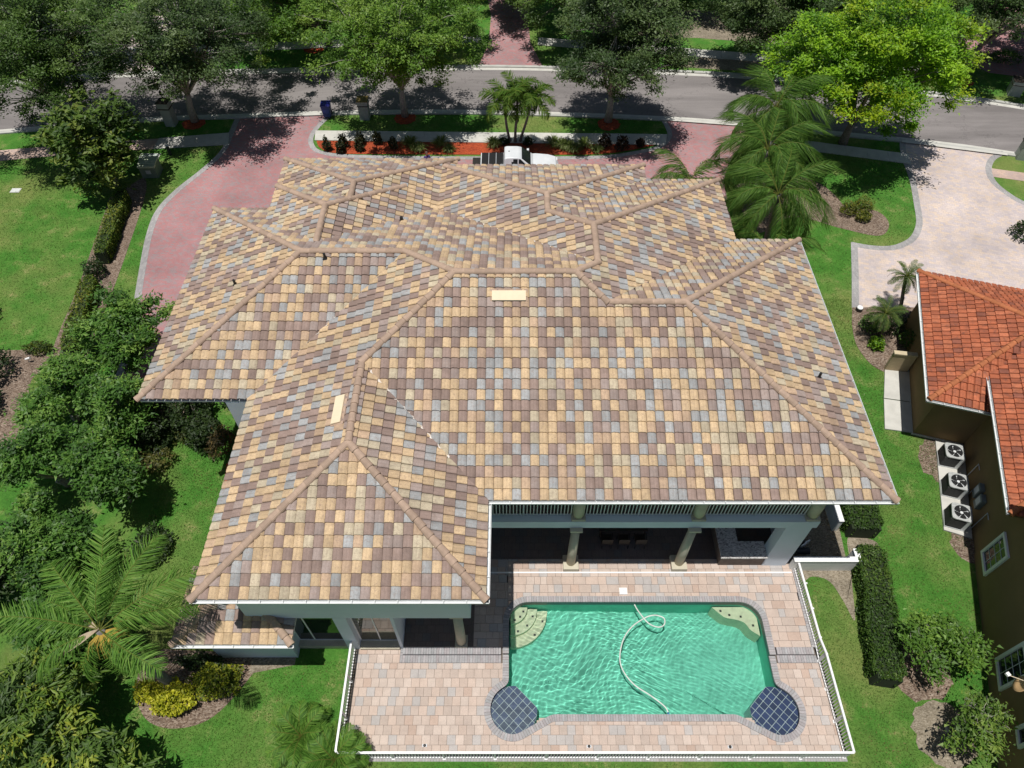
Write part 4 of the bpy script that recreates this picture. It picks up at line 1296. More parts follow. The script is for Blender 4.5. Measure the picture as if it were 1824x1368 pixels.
ngutter((-0.75, -0.5), (2.3, -0.5), 3.33, (0, -1))
ngutter((1.8, -6.4), (1.8, 1.2), 4.03, (-1, 0))
def nwindow(y, w, z0, z1, rows=3, cols=2, x=2.35):
    t = 0.13
    mb = MB()
    for b in ((x-0.09, x, y-w/2-t, y+w/2+t, z0-t, z0), (x-0.09, x, y-w/2-t, y+w/2+t, z1, z1+t), (x-0.088, x, y-w/2-t, y-w/2, z0, z1), (x-0.088, x, y+w/2, y+w/2+t, z0, z1)): mb.box(*b, 0, NF)
    o = mb.build('window', M['white'], nh)
    nbox('pane', M['dark_glass'], (x-0.02, x-0.004, y-w/2, y+w/2, z0, z1), parent=o)
    m2 = MB()
    for i in range(1, rows): m2.box(x-0.035, x-0.021, y-w/2, y+w/2, z0+(z1-z0)*i/rows-.012, z0+(z1-z0)*i/rows+.012, 0, NF)
    for i in range(1, cols): m2.box(x-0.033, x-0.0205, y-w/2+w*i/cols-.012, y-w/2+w*i/cols+.012, z0, z1, 0, NF)
    m2.build('glazing_bar', M['rail'], o)
nwindow(-6.95, 0.95, 0.85, 2.5, 4, 2, 2.35)
nwindow(-11.85, 1.05, 0.95, 2.75, 4, 2)
nwindow(-14.4, 0.5, 1.7, 2.4, 1, 1)
nwindow(-17.8, 1.05, 0.95, 2.75, 4, 2)
# meter boxes and pipes on the shaded wall
for k, y in enumerate((-3.4, -4.0)):
    o = nbox('meter_box', plain('grey_meter_box', (0.16, 0.18, 0.18), 0.6), (2.18, 2.4, y-0.22, y+0.22, 0.75, 1.45), bevel=0.02)
    nbox('box_cover', M['rail'], (2.172, 2.18, y-0.16, y+0.16, 0.95, 1.35), parent=o)
for y, z in ((-4.8, 1.5), (-3.0, 0.7), (-2.0, 1.3)):
    mb = MB(); mb.tube([nw(2.34, y, 0.05), nw(2.34, y, z), nw(2.34, y-0.35, z)], 0.02, 6); mb.build('conduit', M['rail'], nh)
# satellite dish on an arm
dish = thing('satellite_dish', 'tan satellite dish on an arm by the white framed wall window', 'dish', nw(2.3, -12.95, 2.6))
mb = MB(); mb.tube([nw(2.35, -13.0, 2.7), nw(2.0, -13.0, 2.75), nw(1.95, -13.0, 2.95)], 0.025, 8); mb.build('arm', M['cream'], dish)
mb = MB()
prof = [(0.001, 0.0), (0.10, 0.006), (0.2, 0.028), (0.3, 0.065), (0.33, 0.08), (0.33, 0.09), (0.2, 0.04), (0.001, 0.012)]
mb.lathe(prof, (0, 0, 0), 24)
dm = Matrix.Translation(nw(1.93, -13.0, 3.0)) @ Matrix.Rotation(R(-62), 4, 'Y') @ Matrix.Rotation(R(-30), 4, 'X')
mb.v = [tuple(dm @ Vector(v)) for v in mb.v]
mb.build('reflector', plain('tan_dish', (0.50, 0.33, 0.16), 0.6), dish, smooth=True)
mb = MB(); mb.tube([tuple(dm @ Vector((0.28, 0, 0.05))), nw(1.45, -12.78, 3.05)], 0.014, 6); mb.build('feed_arm', M['cream'], dish)
mb = MB(); mb.box(-0.07, 0.07, -0.07, 0.07, -0.05, 0.05, 0, Matrix.Translation(nw(1.42, -12.77, 3.08)) @ Matrix.Rotation(0.4, 4, 'Z')); mb.build('receiver', M['white'], dish, bevel=0.01)
# screen wall at the end of the slab
sw_ = thing('screen_wall', 'short tan stucco screen wall at the end of the concrete slab', 'wall', (20.9, 24.6, 0))
wd = Vector((1.31, -0.19)).normalized()
Ms = Matrix.Translation((20.30, 24.62, 0)) @ Matrix.Rotation(math.atan2(wd.y, wd.x), 4, 'Z')
mb = MB(); mb.box(0, 1.15, -0.1, 0.1, 0, 1.35, 0, Ms); mb.build('wall', plain('tan_screen', (0.42, 0.33, 0.2), 0.9), sw_)
mb = MB(); mb.box(-0.03, 1.17, -0.13, 0.13, 1.35, 1.43, 0, Ms); mb.build('coping', plain('tan_screen_top', (0.50, 0.42, 0.28), 0.9), sw_)

# air conditioners
def ac(loc, rz, label):
    t = thing('air_conditioner', label, 'air conditioner', loc, 'air conditioners on the concrete pad', rz)
    s = 0.42; H = 0.86
    mb = MB(); mb.box(-s+.02, s-.02, -s+.02, s-.02, 0.06, H-.05); mb.build('coil', M['black'], t, local=True)
    mb = MB()
    for i in range(13): mb.box(-s, s, -s, s, 0.10+i*0.05, 0.116+i*0.05)
    mb.build('louvre', plain('dark_louvre', (0.05, 0.05, 0.05), 0.5), t, local=True)
    mb = MB(); mb.box(s-0.16, s+.006, -s-.006, -s+0.16, 0.03, H-.04); mb.build('service_panel', M['gutter'], t, local=True)
    mb = MB(); mb.box(-s-.01, s+.01, -s-.01, s+.01, 0.0, 0.07); mb.build('base_pan', M['gutter'], t, local=True)
    # top with a round opening
    mb = MB(); n = 32; r = 0.35; S_ = s+.015
    for i in range(n):
        a0, a1 = 2*PI*i/n+PI/4, 2*PI*(i+1)/n+PI/4
        def sq(a):
            c, d = math.cos(a), math.sin(a); k = S_/max(abs(c), abs(d)); k = min(k, S_*1.30); return (c*k, d*k)
        p0, p1 = sq(a0), sq(a1)
        mb.quad((r*math.cos(a0), r*math.sin(a0), H+.01), (r*math.cos(a1), r*math.sin(a1), H+.01), (*p1, H), (*p0, H))
        mb.quad((*p0, H), (*p1, H), (*p1, H-.06), (*p0, H-.06))
        mb.quad((r*math.cos(a0), r*math.sin(a0), H+.01), (r*math.cos(a1), r*math.sin(a1), H+.01), (r*math.cos(a1), r*math.sin(a1), H-.1), (r*math.cos(a0), r*math.sin(a0), H-.1))
    mb.build('top_cover', plain('light_grey_top', (0.38, 0.39, 0.38), 0.5, var=0.2, scale=9), t, local=True)
    mb = MB(); mb.lathe([(r, 0), (r, 0.01)], (0, 0, H-.16), 24); mb.build('fan_well', M['black'], t, local=True)
    fan = MB(); fan.lathe([(0.07, 0), (0.07, 0.05)], (0, 0, H-.09), 12); f = fan.build('fan_hub', M['gutter'], t, local=True)
    bl = MB(); bl.quad((0.05, -0.05, -0.01), (0.32, -0.11, 0.0), (0.31, 0.09, 0.045), (0.05, 0.05, 0.03)); bme = bl.mesh('fan_blade', M['gutter'])
    for k in range(5):
        o = bpy.data.objects.new('fan_blade', bme); COL.objects.link(o); o.parent = t; o.location = (0, 0, H-.08); o.rotation_euler = (0, 0, 2*PI*k/5+0.3)
    g = MB()
    for rr in (0.12, 0.20, 0.28, 0.345):
        g.tube([(rr*math.cos(2*PI*i/28), rr*math.sin(2*PI*i/28), H+.015) for i in range(29)], 0.004, 4, cap=False)
    for k in range(12): g.tube([(0.08*math.cos(2*PI*k/12), 0.08*math.sin(2*PI*k/12), H+.015), (0.355*math.cos(2*PI*k/12), 0.355*math.sin(2*PI*k/12), H+.013)], 0.0035, 4)
    g.build('fan_guard', M['black'], t, local=True)
    mb = MB(); mb.tube([(s, 0.2, 0.25), (s+.12, 0.22, 0.22), (s+.35, 0.25, 0.12)], 0.03, 6); mb.build('refrigerant_line', M['black'], t, local=True)
    return t
ac((21.45, 18.72, 0.09), NA_+0.04, 'grey air conditioner closest to the short tan screen wall')
ac((20.98, 17.05, 0.09), NA_, 'middle one of three grey air conditioners on the concrete pad')
ac((20.5, 15.42, 0.09), NA_-0.03, 'grey air conditioner closest to the first white framed wall window')

# ------------------------------------------------------------------ outdoor kitchen, garden wall, furniture in the shade
kc = thing('outdoor_kitchen', 'L shaped outdoor kitchen counter with speckled granite top under the balcony', 'counter', (10.2, 13.6, 0.15))
mb = MB(); mb.box(9.15, 11.08, 13.22, 13.85, 0.15, 1.02); mb.box(9.15, 9.85, 13.86, 16.2, 0.15, 1.02)
mb.build('base', plain('brown_counter_base', (0.16, 0.13, 0.11), 0.8, var=0.2), kc)
mb = MB(); mb.box(9.08, 11.09, 13.12, 13.92, 1.02, 1.09); mb.box(9.08, 9.95, 13.92, 16.25, 1.02, 1.088); mb.build('counter_top', M['granite'], kc)
mb = MB(); mb.box(9.3, 9.75, 14.9, 15.4, 1.088, 1.10); mb.build('sink', M['black'], kc)
gw = thing('garden_wall', 'low white stucco wall around the pool pump yard beside the patio', 'wall', (13.8, 13.2, 0))
mb = MB(); mb.box(12.3, 15.2, 13.02, 13.22, 0, 0.95); mb.box(15.0, 15.2, 13.22, 13.6, 0, 0.948); mb.build('wall', M['white_wall'], gw)
mb = MB(); mb.box(12.28, 15.22, 13.0, 13.24, 0.95, 0.99); mb.box(14.98, 15.22, 13.24, 13.62, 0.95, 0.988); mb.build('coping', M['white'], gw)
gw2 = thing('garden_wall', 'low white stucco wall section north of the pump yard opening', 'wall', (14.9, 15.8, 0))
mb = MB(); mb.box(14.75, 14.97, 14.95, 17.6, 0, 0.95); mb.build('wall', M['white_wall'], gw2)
mb = MB(); mb.box(14.73, 14.99, 14.93, 17.62, 0.95, 0.99); mb.build('coping', M['white'], gw2)
pp = thing('pool_pump', 'black pool pump with grey pipes behind the low white wall', 'pump', (13.0, 14.0, 0))
mb = MB(); mb.tube([(12.7, 13.8, 0.35), (13.3, 13.8, 0.35)], 0.16, 14); mb.build('motor', M['black'], pp)
mb = MB(); mb.lathe([(0.17, 0), (0.17, 0.42), (0.12, 0.5)], (13.0, 14.25, 0.1), 14); mb.build('strainer', M['black'], pp)
mb = MB()
for (x, y) in ((12.75, 14.0), (12.95, 13.95), (13.15, 14.1), (12.85, 14.4)): mb.tube([(x, y, 0.05), (x, y, 0.62), (x+.2, y+.1, 0.62), (x+.2, y+.1, 0.3)], 0.03, 8)
mb.build('pipe', M['white'], pp)
mb = MB(); mb.lathe([(0.28, 0), (0.3, 0.5), (0.25, 0.85), (0.1, 0.98)], (13.2, 15.0, 0.02), 18)
fl_ = thing('pool_filter', 'rounded dark pool filter tank behind the low white wall', 'filter', (13.2, 15.0, 0)); mb.build('tank', M['black'], fl_, smooth=True)
mb = MB(); mb.lathe([(0.06, 0), (0.06, 0.1)], (13.2, 15.0, 1.0), 10); mb.build('valve', M['rail'], fl_)
# patio table and chairs
tb = thing('patio_table', 'dark patio dining table standing in the shade under the balcony', 'table', (5.0, 14.9, 0.15))
mb = MB(); mb.box(3.9, 6.1, 14.5, 15.4, 0.86, 0.90); mb.build('table_top', M['dark_wood'], tb, bevel=0.01)
for (x, y) in ((4.0, 14.6), (6.0, 14.6), (4.0, 15.3), (6.0, 15.3)):
    mb = MB(); mb.box(x-.03, x+.03, y-.03, y+.03, 0.15, 0.86); mb.build('leg', M['dark_wood'], tb)
def chair(x, y, rz, label):
    t = thing('patio_chair', label, 'chair', (x, y, 0.15), 'dark chairs around the patio table', rz)
    mb = MB(); mb.box(-.24, .24, -.24, .24, 0.42, 0.46); mb.build('seat', M['dark_wood'], t, local=True, bevel=0.01)
    mb = MB(); mb.box(-.24, .24, -.27, -.24, 0.5, 0.92); mb.build('backrest', M['dark_wood'], t, local=True, bevel=0.01)
    for (a, b) in ((-.22, -.24), (.22, -.24), (-.22, .22), (.22, .22)):
        mb = MB(); mb.box(a-.015, a+.015, b-.015, b+.015, 0, 0.42 if b > 0 else 0.9); mb.build('leg', M['black'], t, local=True)
    for a in (-.25, .25):
        mb = MB(); mb.box(a-.02, a+.02, -.25, .2, 0.62, 0.65); mb.build('armrest', M['dark_wood'], t, local=True)
for i, x in enumerate((4.25, 5.0, 5.75)): chair(x, 14.25, 0, 'dark metal patio chair pulled up on the pool side of the table')
for i, x in enumerate((4.4, 5.6)): chair(x, 15.75, PI, 'dark metal patio chair behind the patio table by the glass doors')
# ------------------------------------------------------------------ plants
def unit(v): return v/np.maximum(np.linalg.norm(v, axis=1, keepdims=True), 1e-9)

def leaf_quads(P, size, rng, up=0.6, aspect=0.45, outward=None, jit=0.55, hang=0.0, tri=False):
    n = len(P)
    nrm = rng.normal(size=(n, 3)); nrm[:, 2] = np.abs(nrm[:, 2])+up; nrm = unit(nrm)
    d = rng.normal(size=(n, 3))
    if outward is not None: d = d*0.7+outward
    d[:, 2] -= hang
    d = d-nrm*np.sum(d*nrm, axis=1, keepdims=True); d = unit(d)
    s = np.cross(nrm, d)
    L = size*(1+rng.uniform(-jit, jit, (n, 1)))
    W = L*aspect
    V = np.empty((n, 4, 3), dtype=np.float32)
    V[:, 0] = P-d*L*0.5
    V[:, 1] = P+s*W*0.5+nrm*W*0.12
    V[:, 2] = P+d*L*0.5
    V[:, 3] = P-s*W*0.5+nrm*W*0.12
    if tri:
        V = V[:, [0, 1, 2]]; V[:, 0] = P-d*L*0.5-s*W*0.5; V[:, 1] = P-d*L*0.3+s*W*0.6
        return V.reshape(-1, 3), np.arange(n*3, dtype=np.int32).reshape(n, 3)
    F = np.arange(n*4, dtype=np.int32).reshape(n, 4)
    return V.reshape(-1, 3), F

def pal_mix(pal, t, rng, n, jit=0.18):
    pal = np.array(pal); k = len(pal)-1
    x = np.clip(t, 0, 0.999)*k; i = x.astype(int); f = (x-i)[:, None]
    c = pal[i]*(1-f)+pal[i+1]*f
    return c*(1+rng.uniform(-jit, jit, (n, 1)))

def blob_points(n, rng, low=-0.5):
    v = unit(rng.normal(size=(n*2, 3)))
    v = v[v[:, 2] > low][:n]
    return v

def tree(name, label, base, crown, rad, lobes=9, clumps=150, per=110, leaf=0.16, rc=0.38, pal=None, seed=1, trunk_r=0.22, fork=0.4, bark='bark', cat='tree', group=None, hang=0.2, aspect=0.45, lobe_r=0.5, twigs=45, up=0.6, stems=1, shell=0.55, tip=None, dens=1.0):
    big = leaf > 0.2
    leaf *= 1.25 if big else 1.15; per = int(per*(1.4 if big else 2.3)*dens)
    rng = np.random.default_rng(seed)
    base = np.array(base, float); crown = np.array(crown, float); rad = np.array(rad, float)
    if base[1] > 58: crown = crown-np.array([0, 2.0, 1.5]); rad = rad*1.13
    pal = np.array(pal)*1.28; up = up*2.0
    t = thing(name, label, cat, tuple(base), group)
    # lobes
    lc = []
    tries = 0
    while len(lc) < lobes and tries < 4000:
        tries += 1
        v = rng.normal(size=3); v /= np.linalg.norm(v); v *= rng.uniform(0.35, 1.0)**0.5*(1-lobe_r*0.75)
        if v[2] < -0.42: continue
        if all(np.linalg.norm(v-o) > 0.8*lobe_r*(1 if tries < 2000 else 0.5) for o in lc): lc.append(v)
    lc = np.array(lc)
    li = rng.integers(0, len(lc), clumps)
    dirs = blob_points(clumps*2, rng, -0.55)[:clumps]
    while len(dirs) < clumps: dirs = np.concatenate([dirs, blob_points(clumps, rng, -0.55)])[:clumps]
    rr = (shell+(1-shell)*rng.random((clumps, 1))**0.6)
    rr = np.where(rng.random((clumps, 1)) < 0.16, rr*rng.uniform(1.05, 1.4, (clumps, 1)), rr)
    lr = lobe_r*rng.uniform(0.75, 1.15, (len(lc), 1))[li]
    cc = lc[li]+dirs*lr*rr
    C = crown+cc*rad
    tcl = np.clip(rng.normal(0.45, 0.27, clumps)+rng.normal(0, 0.14, len(lc))[li], 0, 1)
    # leaves
    ci = np.repeat(np.arange(clumps), per)
    rc *= 0.80
    off = rng.normal(size=(len(ci), 3))*rc*np.array([1, 1, 0.55])*rng.uniform(0.6, 1.3, (clumps, 1))[ci]
    P = C[ci]+off
    P[:, 2] = np.maximum(P[:, 2], 0.15)
    V, F = leaf_quads(P, leaf, rng, up, aspect, outward=dirs[ci], hang=hang, tri=not big)
    tl = np.clip(tcl[ci]+rng.normal(0, 0.12, len(ci)), 0, 1)
    col = pal_mix(pal, tl, rng, len(ci))
    if tip is not None:
        ex = np.linalg.norm(cc, axis=1)[ci]+off[:, 2]*0.15
        m = np.clip((ex-0.72)/0.25, 0, 1)*tip[1]*(rng.random(len(ci)) < 0.75)
        m = m*np.clip(0.3+0.9*np.sin(C[ci][:, 0]*0.9+seed)+0.5*np.sin(C[ci][:, 2]*1.3), 0, 1)
        col = col*(1-m[:, None])+np.array(tip[0])*m[:, None]*(1+rng.uniform(-.2, .2, (len(ci), 1)))
    link('crown', np_mesh('crown', V, F, M['leaf'], np.repeat(col, 4 if big else 3, axis=0)), None, t)
    # trunk with limbs
    mb = MB()
    top = base*1.0; fz = base[2]+(crown[2]-base[2])*fork
    fx = base[0]+(crown[0]-base[0])*fork*0.8; fy = base[1]+(crown[1]-base[1])*fork*0.8
    rp = random.Random(seed)
    for s_ in range(stems):
        ox, oy = (rp.uniform(-.35, .35), rp.uniform(-.35, .35)) if stems > 1 else (0, 0)
        mb.tube([(base[0]+ox*0.3, base[1]+oy*0.3, base[2]-0.05), (base[0]+ox*.5+(fx-base[0])*0.35+rp.uniform(-.1, .1), base[1]+oy*.5+(fy-base[1])*0.35, base[2]+(fz-base[2])*0.5), (fx+ox, fy+oy, fz)], [trunk_r*1.35, trunk_r, trunk_r*0.85], 10)
    Fk = np.array([fx, fy, fz])
    ends = []
    for k, v in enumerate(lc):
        e = crown+v*rad
        m1 = Fk+(e-Fk)*0.4+np.array([rp.uniform(-.3, .3), rp.uniform(-.3, .3), 0.1*(e[2]-fz)])
        m2 = Fk+(e-Fk)*0.75+np.array([rp.uniform(-.25, .25), rp.uniform(-.25, .25), rp.uniform(0, .25)])
        r0 = trunk_r*rp.uniform(0.42, 0.62)
        mb.tube([tuple(Fk), tuple(m1), tuple(m2), tuple(e)], [r0, r0*0.7, r0*0.45, r0*0.25], 7)
        ends.append((m2, e, r0))
    for k in range(twigs):
        c = rp.randrange(clumps); q = li[c]
        m2, e, r0 = ends[q]
        s0 = m2+(e-m2)*rp.random()
        md = s0+(C[c]-s0)*0.5+np.array([rp.uniform(-.2, .2), rp.uniform(-.2, .2), rp.uniform(0, .2)])
        r1 = max(0.012, r0*0.22)
        en = C[c]+dirs[c]*rc*rp.uniform(0.4, 1.5)
        mb.tube([tuple(s0), tuple(md), tuple(C[c]), tuple(en)], [r1, r1*0.75, r1*0.5, r1*0.2], 5)
    mb.build('trunk', M[bark], t, smooth=True)
    return t

OAK = [(0.036, 0.072, 0.016), (0.066, 0.122, 0.024), (0.110, 0.170, 0.038)]
OAKD = [(0.034, 0.062, 0.022), (0.060, 0.102, 0.030), (0.100, 0.145, 0.048)]
OAKL = [(0.050, 0.110, 0.015), (0.098, 0.190, 0.022), (0.170, 0.250, 0.040)]
LIME = [(0.060, 0.150, 0.010), (0.135, 0.275, 0.012), (0.26, 0.41, 0.020)]
BRI = [(0.032, 0.082, 0.014), (0.070, 0.160, 0.024), (0.155, 0.255, 0.046)]
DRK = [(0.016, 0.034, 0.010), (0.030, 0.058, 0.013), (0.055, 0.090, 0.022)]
# street oaks on our side
tree('oak_tree', 'broad grey green street oak in a red mulch ring beside the left driveway', (-24.0, 48.9, 0), (-22.6, 47.6, 6.6), (6.0, 5.2, 4.3), 12, 260, 110, 0.15, 0.44, OAKD, 3, 0.24, 0.36, group=None, hang=0.5, bark='pale_bark', twigs=150)
tree('oak_tree', 'bright green street oak in a red mulch ring behind the blue bin', (-8.15, 49.6, 0), (-8.0, 48.4, 6.4), (6.3, 4.9, 4.1), 12, 250, 100, 0.16, 0.44, OAKL, 4, 0.22, 0.38, hang=0.35, bark='pale_bark', twigs=120)
tree('oak_tree', 'dark street oak in a red mulch ring beside the front palms', (7.27, 48.9, 0), (7.2, 47.6, 6.5), (5.4, 4.8, 4.3), 11, 250, 110, 0.15, 0.42, OAKD, 5, 0.24, 0.34, bark='pale_bark', hang=0.55, twigs=170)
tree('oak_tree', 'large shady oak at the street edge beyond the magnolia', (-33.3, 48.3, 0), (-31.8, 46.3, 6.6), (6.4, 6.2, 4.6), 13, 300, 110, 0.15, 0.46, OAK, 6, 0.30, 0.34, bark='pale_bark', hang=0.5, twigs=150)
tree('lime_tree', 'big yellow green leafy tree at the street by the pale driveway', (24.2, 46.0, 0), (23.9, 44.8, 6.1), (6.3, 5.4, 5.0), 15, 330, 115, 0.17, 0.46, LIME, 7, 0.26, 0.30, hang=0.2, tip=((0.40, 0.46, 0.012), 0.65))
# trees across the street
tree('oak_tree', 'oak with a bare leaning trunk on the far sidewalk opposite the blue bin', (-15.6, 60.6, 0), (-17.2, 59.0, 7.0), (6.0, 4.6, 3.8), 10, 190, 100, 0.17, 0.46, OAKL, 8, 0.22, 0.42)
tree('oak_tree', 'dense oak across the street left of the far brick driveway', (-7.2, 64.0, 0), (-7.2, 62.6, 6.6), (5.2, 4.6, 3.8), 9, 170, 100, 0.17, 0.46, OAKL, 9, 0.22, 0.4)
tree('oak_tree', 'dense oak across the street right of the far brick driveway', (5.4, 63.6, 0), (5.3, 62.2, 6.4), (5.0, 4.6, 3.8), 9, 170, 100, 0.17, 0.46, OAK, 10, 0.22, 0.4)
tree('oak_tree', 'spreading oak over the brown mulch on the far sidewalk', (23.6, 59.4, 0), (20.4, 58.6, 6.6), (6.6, 4.4, 3.6), 11, 210, 100, 0.17, 0.46, OAKD, 11, 0.26, 0.4)
tree('oak_tree', 'oak with a dark leaning trunk behind the yellow green tree', (36.0, 55.2, 0), (38.0, 55.0, 6.6), (5.6, 4.8, 4.2), 10, 190, 100, 0.17, 0.46, OAKD, 12, 0.26, 0.4)
tree('oak_tree', 'oak at the far right beyond the second brick driveway', (45.5, 61.5, 0), (45.0, 61, 6.6), (5.6, 4.8, 4.0), 9, 160, 95, 0.18, 0.5, DRK, 13, 0.24, 0.4)
tree('oak_tree', 'tall dark oak behind the spreading oak across the street', (27, 68, 0), (27, 66.8, 6.0), (6, 5, 4.2), 9, 160, 95, 0.18, 0.5, DRK, 14, 0.24, 0.4)
tree('oak_tree', 'dark oak at the end of the bright far lawn', (-45.5, 62, 0), (-45.2, 61, 6.5), (5.6, 5.2, 4.2), 9, 160, 95, 0.18, 0.5, OAK, 15, 0.26, 0.4)
tree('oak_tree', 'oak between the bright far lawn and the far sidewalk', (-26.0, 64.0, 0), (-26, 62.6, 6.6), (6.2, 4.8, 3.9), 10, 180, 95, 0.18, 0.5, OAK, 16, 0.24, 0.4)
tree('oak_tree', 'oak standing behind the dry patch of far lawn', (14.0, 69.5, 0), (14.2, 68.8, 5.0), (4.2, 3.6, 3.6), 8, 120, 90, 0.18, 0.5, OAK, 17, 0.2, 0.4)
tree('oak_tree', 'oak behind the bare forked trunk across the street', (38, 67.5, 0), (37.6, 66, 6.2), (5.0, 4.4, 4.0), 8, 140, 90, 0.18, 0.5, DRK, 18, 0.22, 0.4)
tree('oak_tree', 'oak far beyond the brick driveway across the street', (-2.5, 75.0, 0), (-3.0, 74, 6.2), (5.0, 4.4, 4.0), 8, 120, 90, 0.18, 0.5, OAK, 19, 0.22, 0.4)
for i, (x, y, r, p, lab) in enumerate([(-36.5, 57.5, 4.2, OAK, 'leafy oak between the street and the yellow flowering shrub'), (-20.5, 68.5, 4.6, OAKL, 'oak behind the low clipped hedge across the street'), (-13.5, 70.5, 4.4, OAK, 'oak in the second row left of the far brick driveway'), (0.6, 68.2, 3.4, OAKD, 'dark oak overhanging the end of the far brick driveway'), (9.5, 69.5, 4.2, OAKD, 'oak in the second row right of the far brick driveway'), (20.5, 68.5, 4.4, OAK, 'oak in the second row behind the brown mulch bed'), (31.5, 63.5, 4.4, OAKD, 'oak standing behind the leafy shrub bank across the street'), (47, 54.5, 4.6, OAKD, 'oak beside the brown capped stone pillar'), (-52, 55, 5.0, OAK, 'oak at the street edge beyond the bright far lawn')]):
    tree('oak_tree', lab, (x, y, 0), (x, y-0.6, 5.8), (r, r*0.9, r*0.75), 9, 140, 85, 0.18, 0.48, p, 220+i, 0.2, 0.4)
# garden trees on the left
tree('magnolia_tree', 'glossy dark magnolia with a few white flowers beside the green utility box', (-27.2, 41.0, 0), (-27.0, 40.6, 3.6), (3.0, 2.9, 3.6), 10, 190, 46, 0.27, 0.36, [(0.028, 0.060, 0.012), (0.075, 0.130, 0.020), (0.17, 0.20, 0.04)], 20, 0.14, 0.25, hang=0.0, aspect=0.42, dens=0.62, up=0.9, twigs=70)
tree('garden_tree', 'small light green tree over the end of the brick drive', (-20.4, 25.0, 0), (-20.0, 24.6, 2.8), (2.2, 2.3, 1.9), 7, 110, 70, 0.17, 0.30, BRI, 21, 0.08, 0.3, hang=0.0)
for i, (x, y, z, r, rz_, lab) in enumerate([(-22.4, 21.2, 2.6, 2.0, 1.9, 'rounded light green tree at the south end of the long hedge'), (-19.3, 20.6, 2.3, 1.8, 1.7, 'rounded light green tree near the corner of the left roof'), (-21.3, 17.4, 2.6, 2.2, 2.0, 'rounded light green tree in the middle of the side yard grove'), (-18.2, 16.6, 2.6, 1.9, 1.9, 'light green tree with grey bare twigs beside the shaded lawn'), (-19.9, 13.4, 2.4, 2.1, 1.8, 'rounded light green tree behind the tall feather palm')]):
    tree('garden_tree', lab, (x, y, 0), (x, y, z), (r, r, rz_), 8, 130, 75, 0.16, 0.30, BRI, 30+i, 0.09, 0.25, hang=0.0, stems=3, bark='pale_bark', twigs=80, dens=0.6, lobe_r=0.36)
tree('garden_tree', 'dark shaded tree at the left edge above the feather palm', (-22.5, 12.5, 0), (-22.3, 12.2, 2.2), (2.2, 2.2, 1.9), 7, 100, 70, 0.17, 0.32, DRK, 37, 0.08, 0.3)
tree('mango_tree', 'star leaved dark green tree in the corner below the feather palm', (-17.6, 6.3, 0), (-17.5, 6.2, 2.5), (3.0, 2.5, 1.9), 9, 240, 34, 0.24, 0.22, [(0.035, 0.070, 0.014), (0.095, 0.165, 0.022), (0.27, 0.29, 0.035)], 38, 0.1, 0.3, hang=0.0, aspect=0.24, up=1.0)
tree('mango_tree', 'star leaved dark green tree beside the yellow leafed hedge mound', (-15.0, 4.7, 0), (-15.0, 4.6, 1.9), (2.4, 2.0, 1.6), 8, 150, 34, 0.23, 0.22, [(0.032, 0.066, 0.014), (0.08, 0.145, 0.022), (0.22, 0.26, 0.035)], 39, 0.09, 0.3, hang=0.0, aspect=0.26, up=1.0)
tree('garden_tree', 'leafy green tree below the fronds of the feather palm', (-17.8, 10.2, 0), (-17.8, 10.1, 1.7), (2.4, 2.0, 1.5), 7, 110, 70, 0.17, 0.30, BRI, 40, 0.08, 0.3)
# the two sparse trees by the neighbour's wall
tree('sparse_tree', 'small sparse tree with pale limbs nearer the satellite dish wall window', (16.9, 9.2, 0), (17.1, 9.25, 1.8), (1.65, 1.45, 1.35), 8, 95, 50, 0.14, 0.25, [(0.05, 0.11, 0.016), (0.095, 0.185, 0.026), (0.16, 0.26, 0.04)], 41, 0.07, 0.2, hang=0.0, stems=3, bark='pale_bark', twigs=90, dens=0.36, lobe_r=0.33)
tree('sparse_tree', 'small thin tree with many bare pale limbs over bare soil', (16.9, 6.4, 0), (17.0, 6.3, 1.6), (1.45, 1.2, 1.15), 8, 80, 42, 0.13, 0.24, [(0.05, 0.10, 0.016), (0.10, 0.175, 0.026), (0.19, 0.25, 0.05)], 42, 0.07, 0.2, hang=0.0, stems=3, bark='pale_bark', twigs=130, dens=0.30, lobe_r=0.33)
mb = MB()
bt = thing('bare_tree', 'leafless pale forked tree trunk beyond the far sidewalk', 'tree', (37.2, 61.5, 0))
mb.tube([(37.2, 61.5, 0), (37.2, 61.4, 2.6), (36.9, 61.3, 4.2)], [0.16, 0.14, 0.07], 8); mb.tube([(37.2, 61.4, 2.6), (37.6, 61.3, 3.5), (38.2, 61.2, 4.8)], [0.12, 0.09, 0.04], 8); mb.tube([(37.6, 61.3, 3.5), (37.6, 61.1, 4.6)], [0.06, 0.03], 6)
mb.build('trunk', M['pale_bark'], bt, smooth=True)

# magnolia flowers
fw = bpy.data.objects
mag = [o for o in bpy.data.objects if o.name.startswith('magnolia_tree')][0]
fmb = MB()
for (x, y, z) in ((-26.1, 39.4, 4.6), (-28.9, 39.6, 4.4), (-26.9, 38.7, 4.0), (-25.0, 41.5, 4.4), (-28.2, 38.6, 3.2), (-25.6, 39.0, 3.4)):
    f = MB()
    for k in range(8):
        a = 2*PI*k/8; f.quad((x, y, z), (x+0.07*math.cos(a-.4), y+.07*math.sin(a-.4), z+.05), (x+.15*math.cos(a), y+.15*math.sin(a), z+.07), (x+0.07*math.cos(a+.4), y+.07*math.sin(a+.4), z+.05))
    f.build('flower', M['white'], mag)

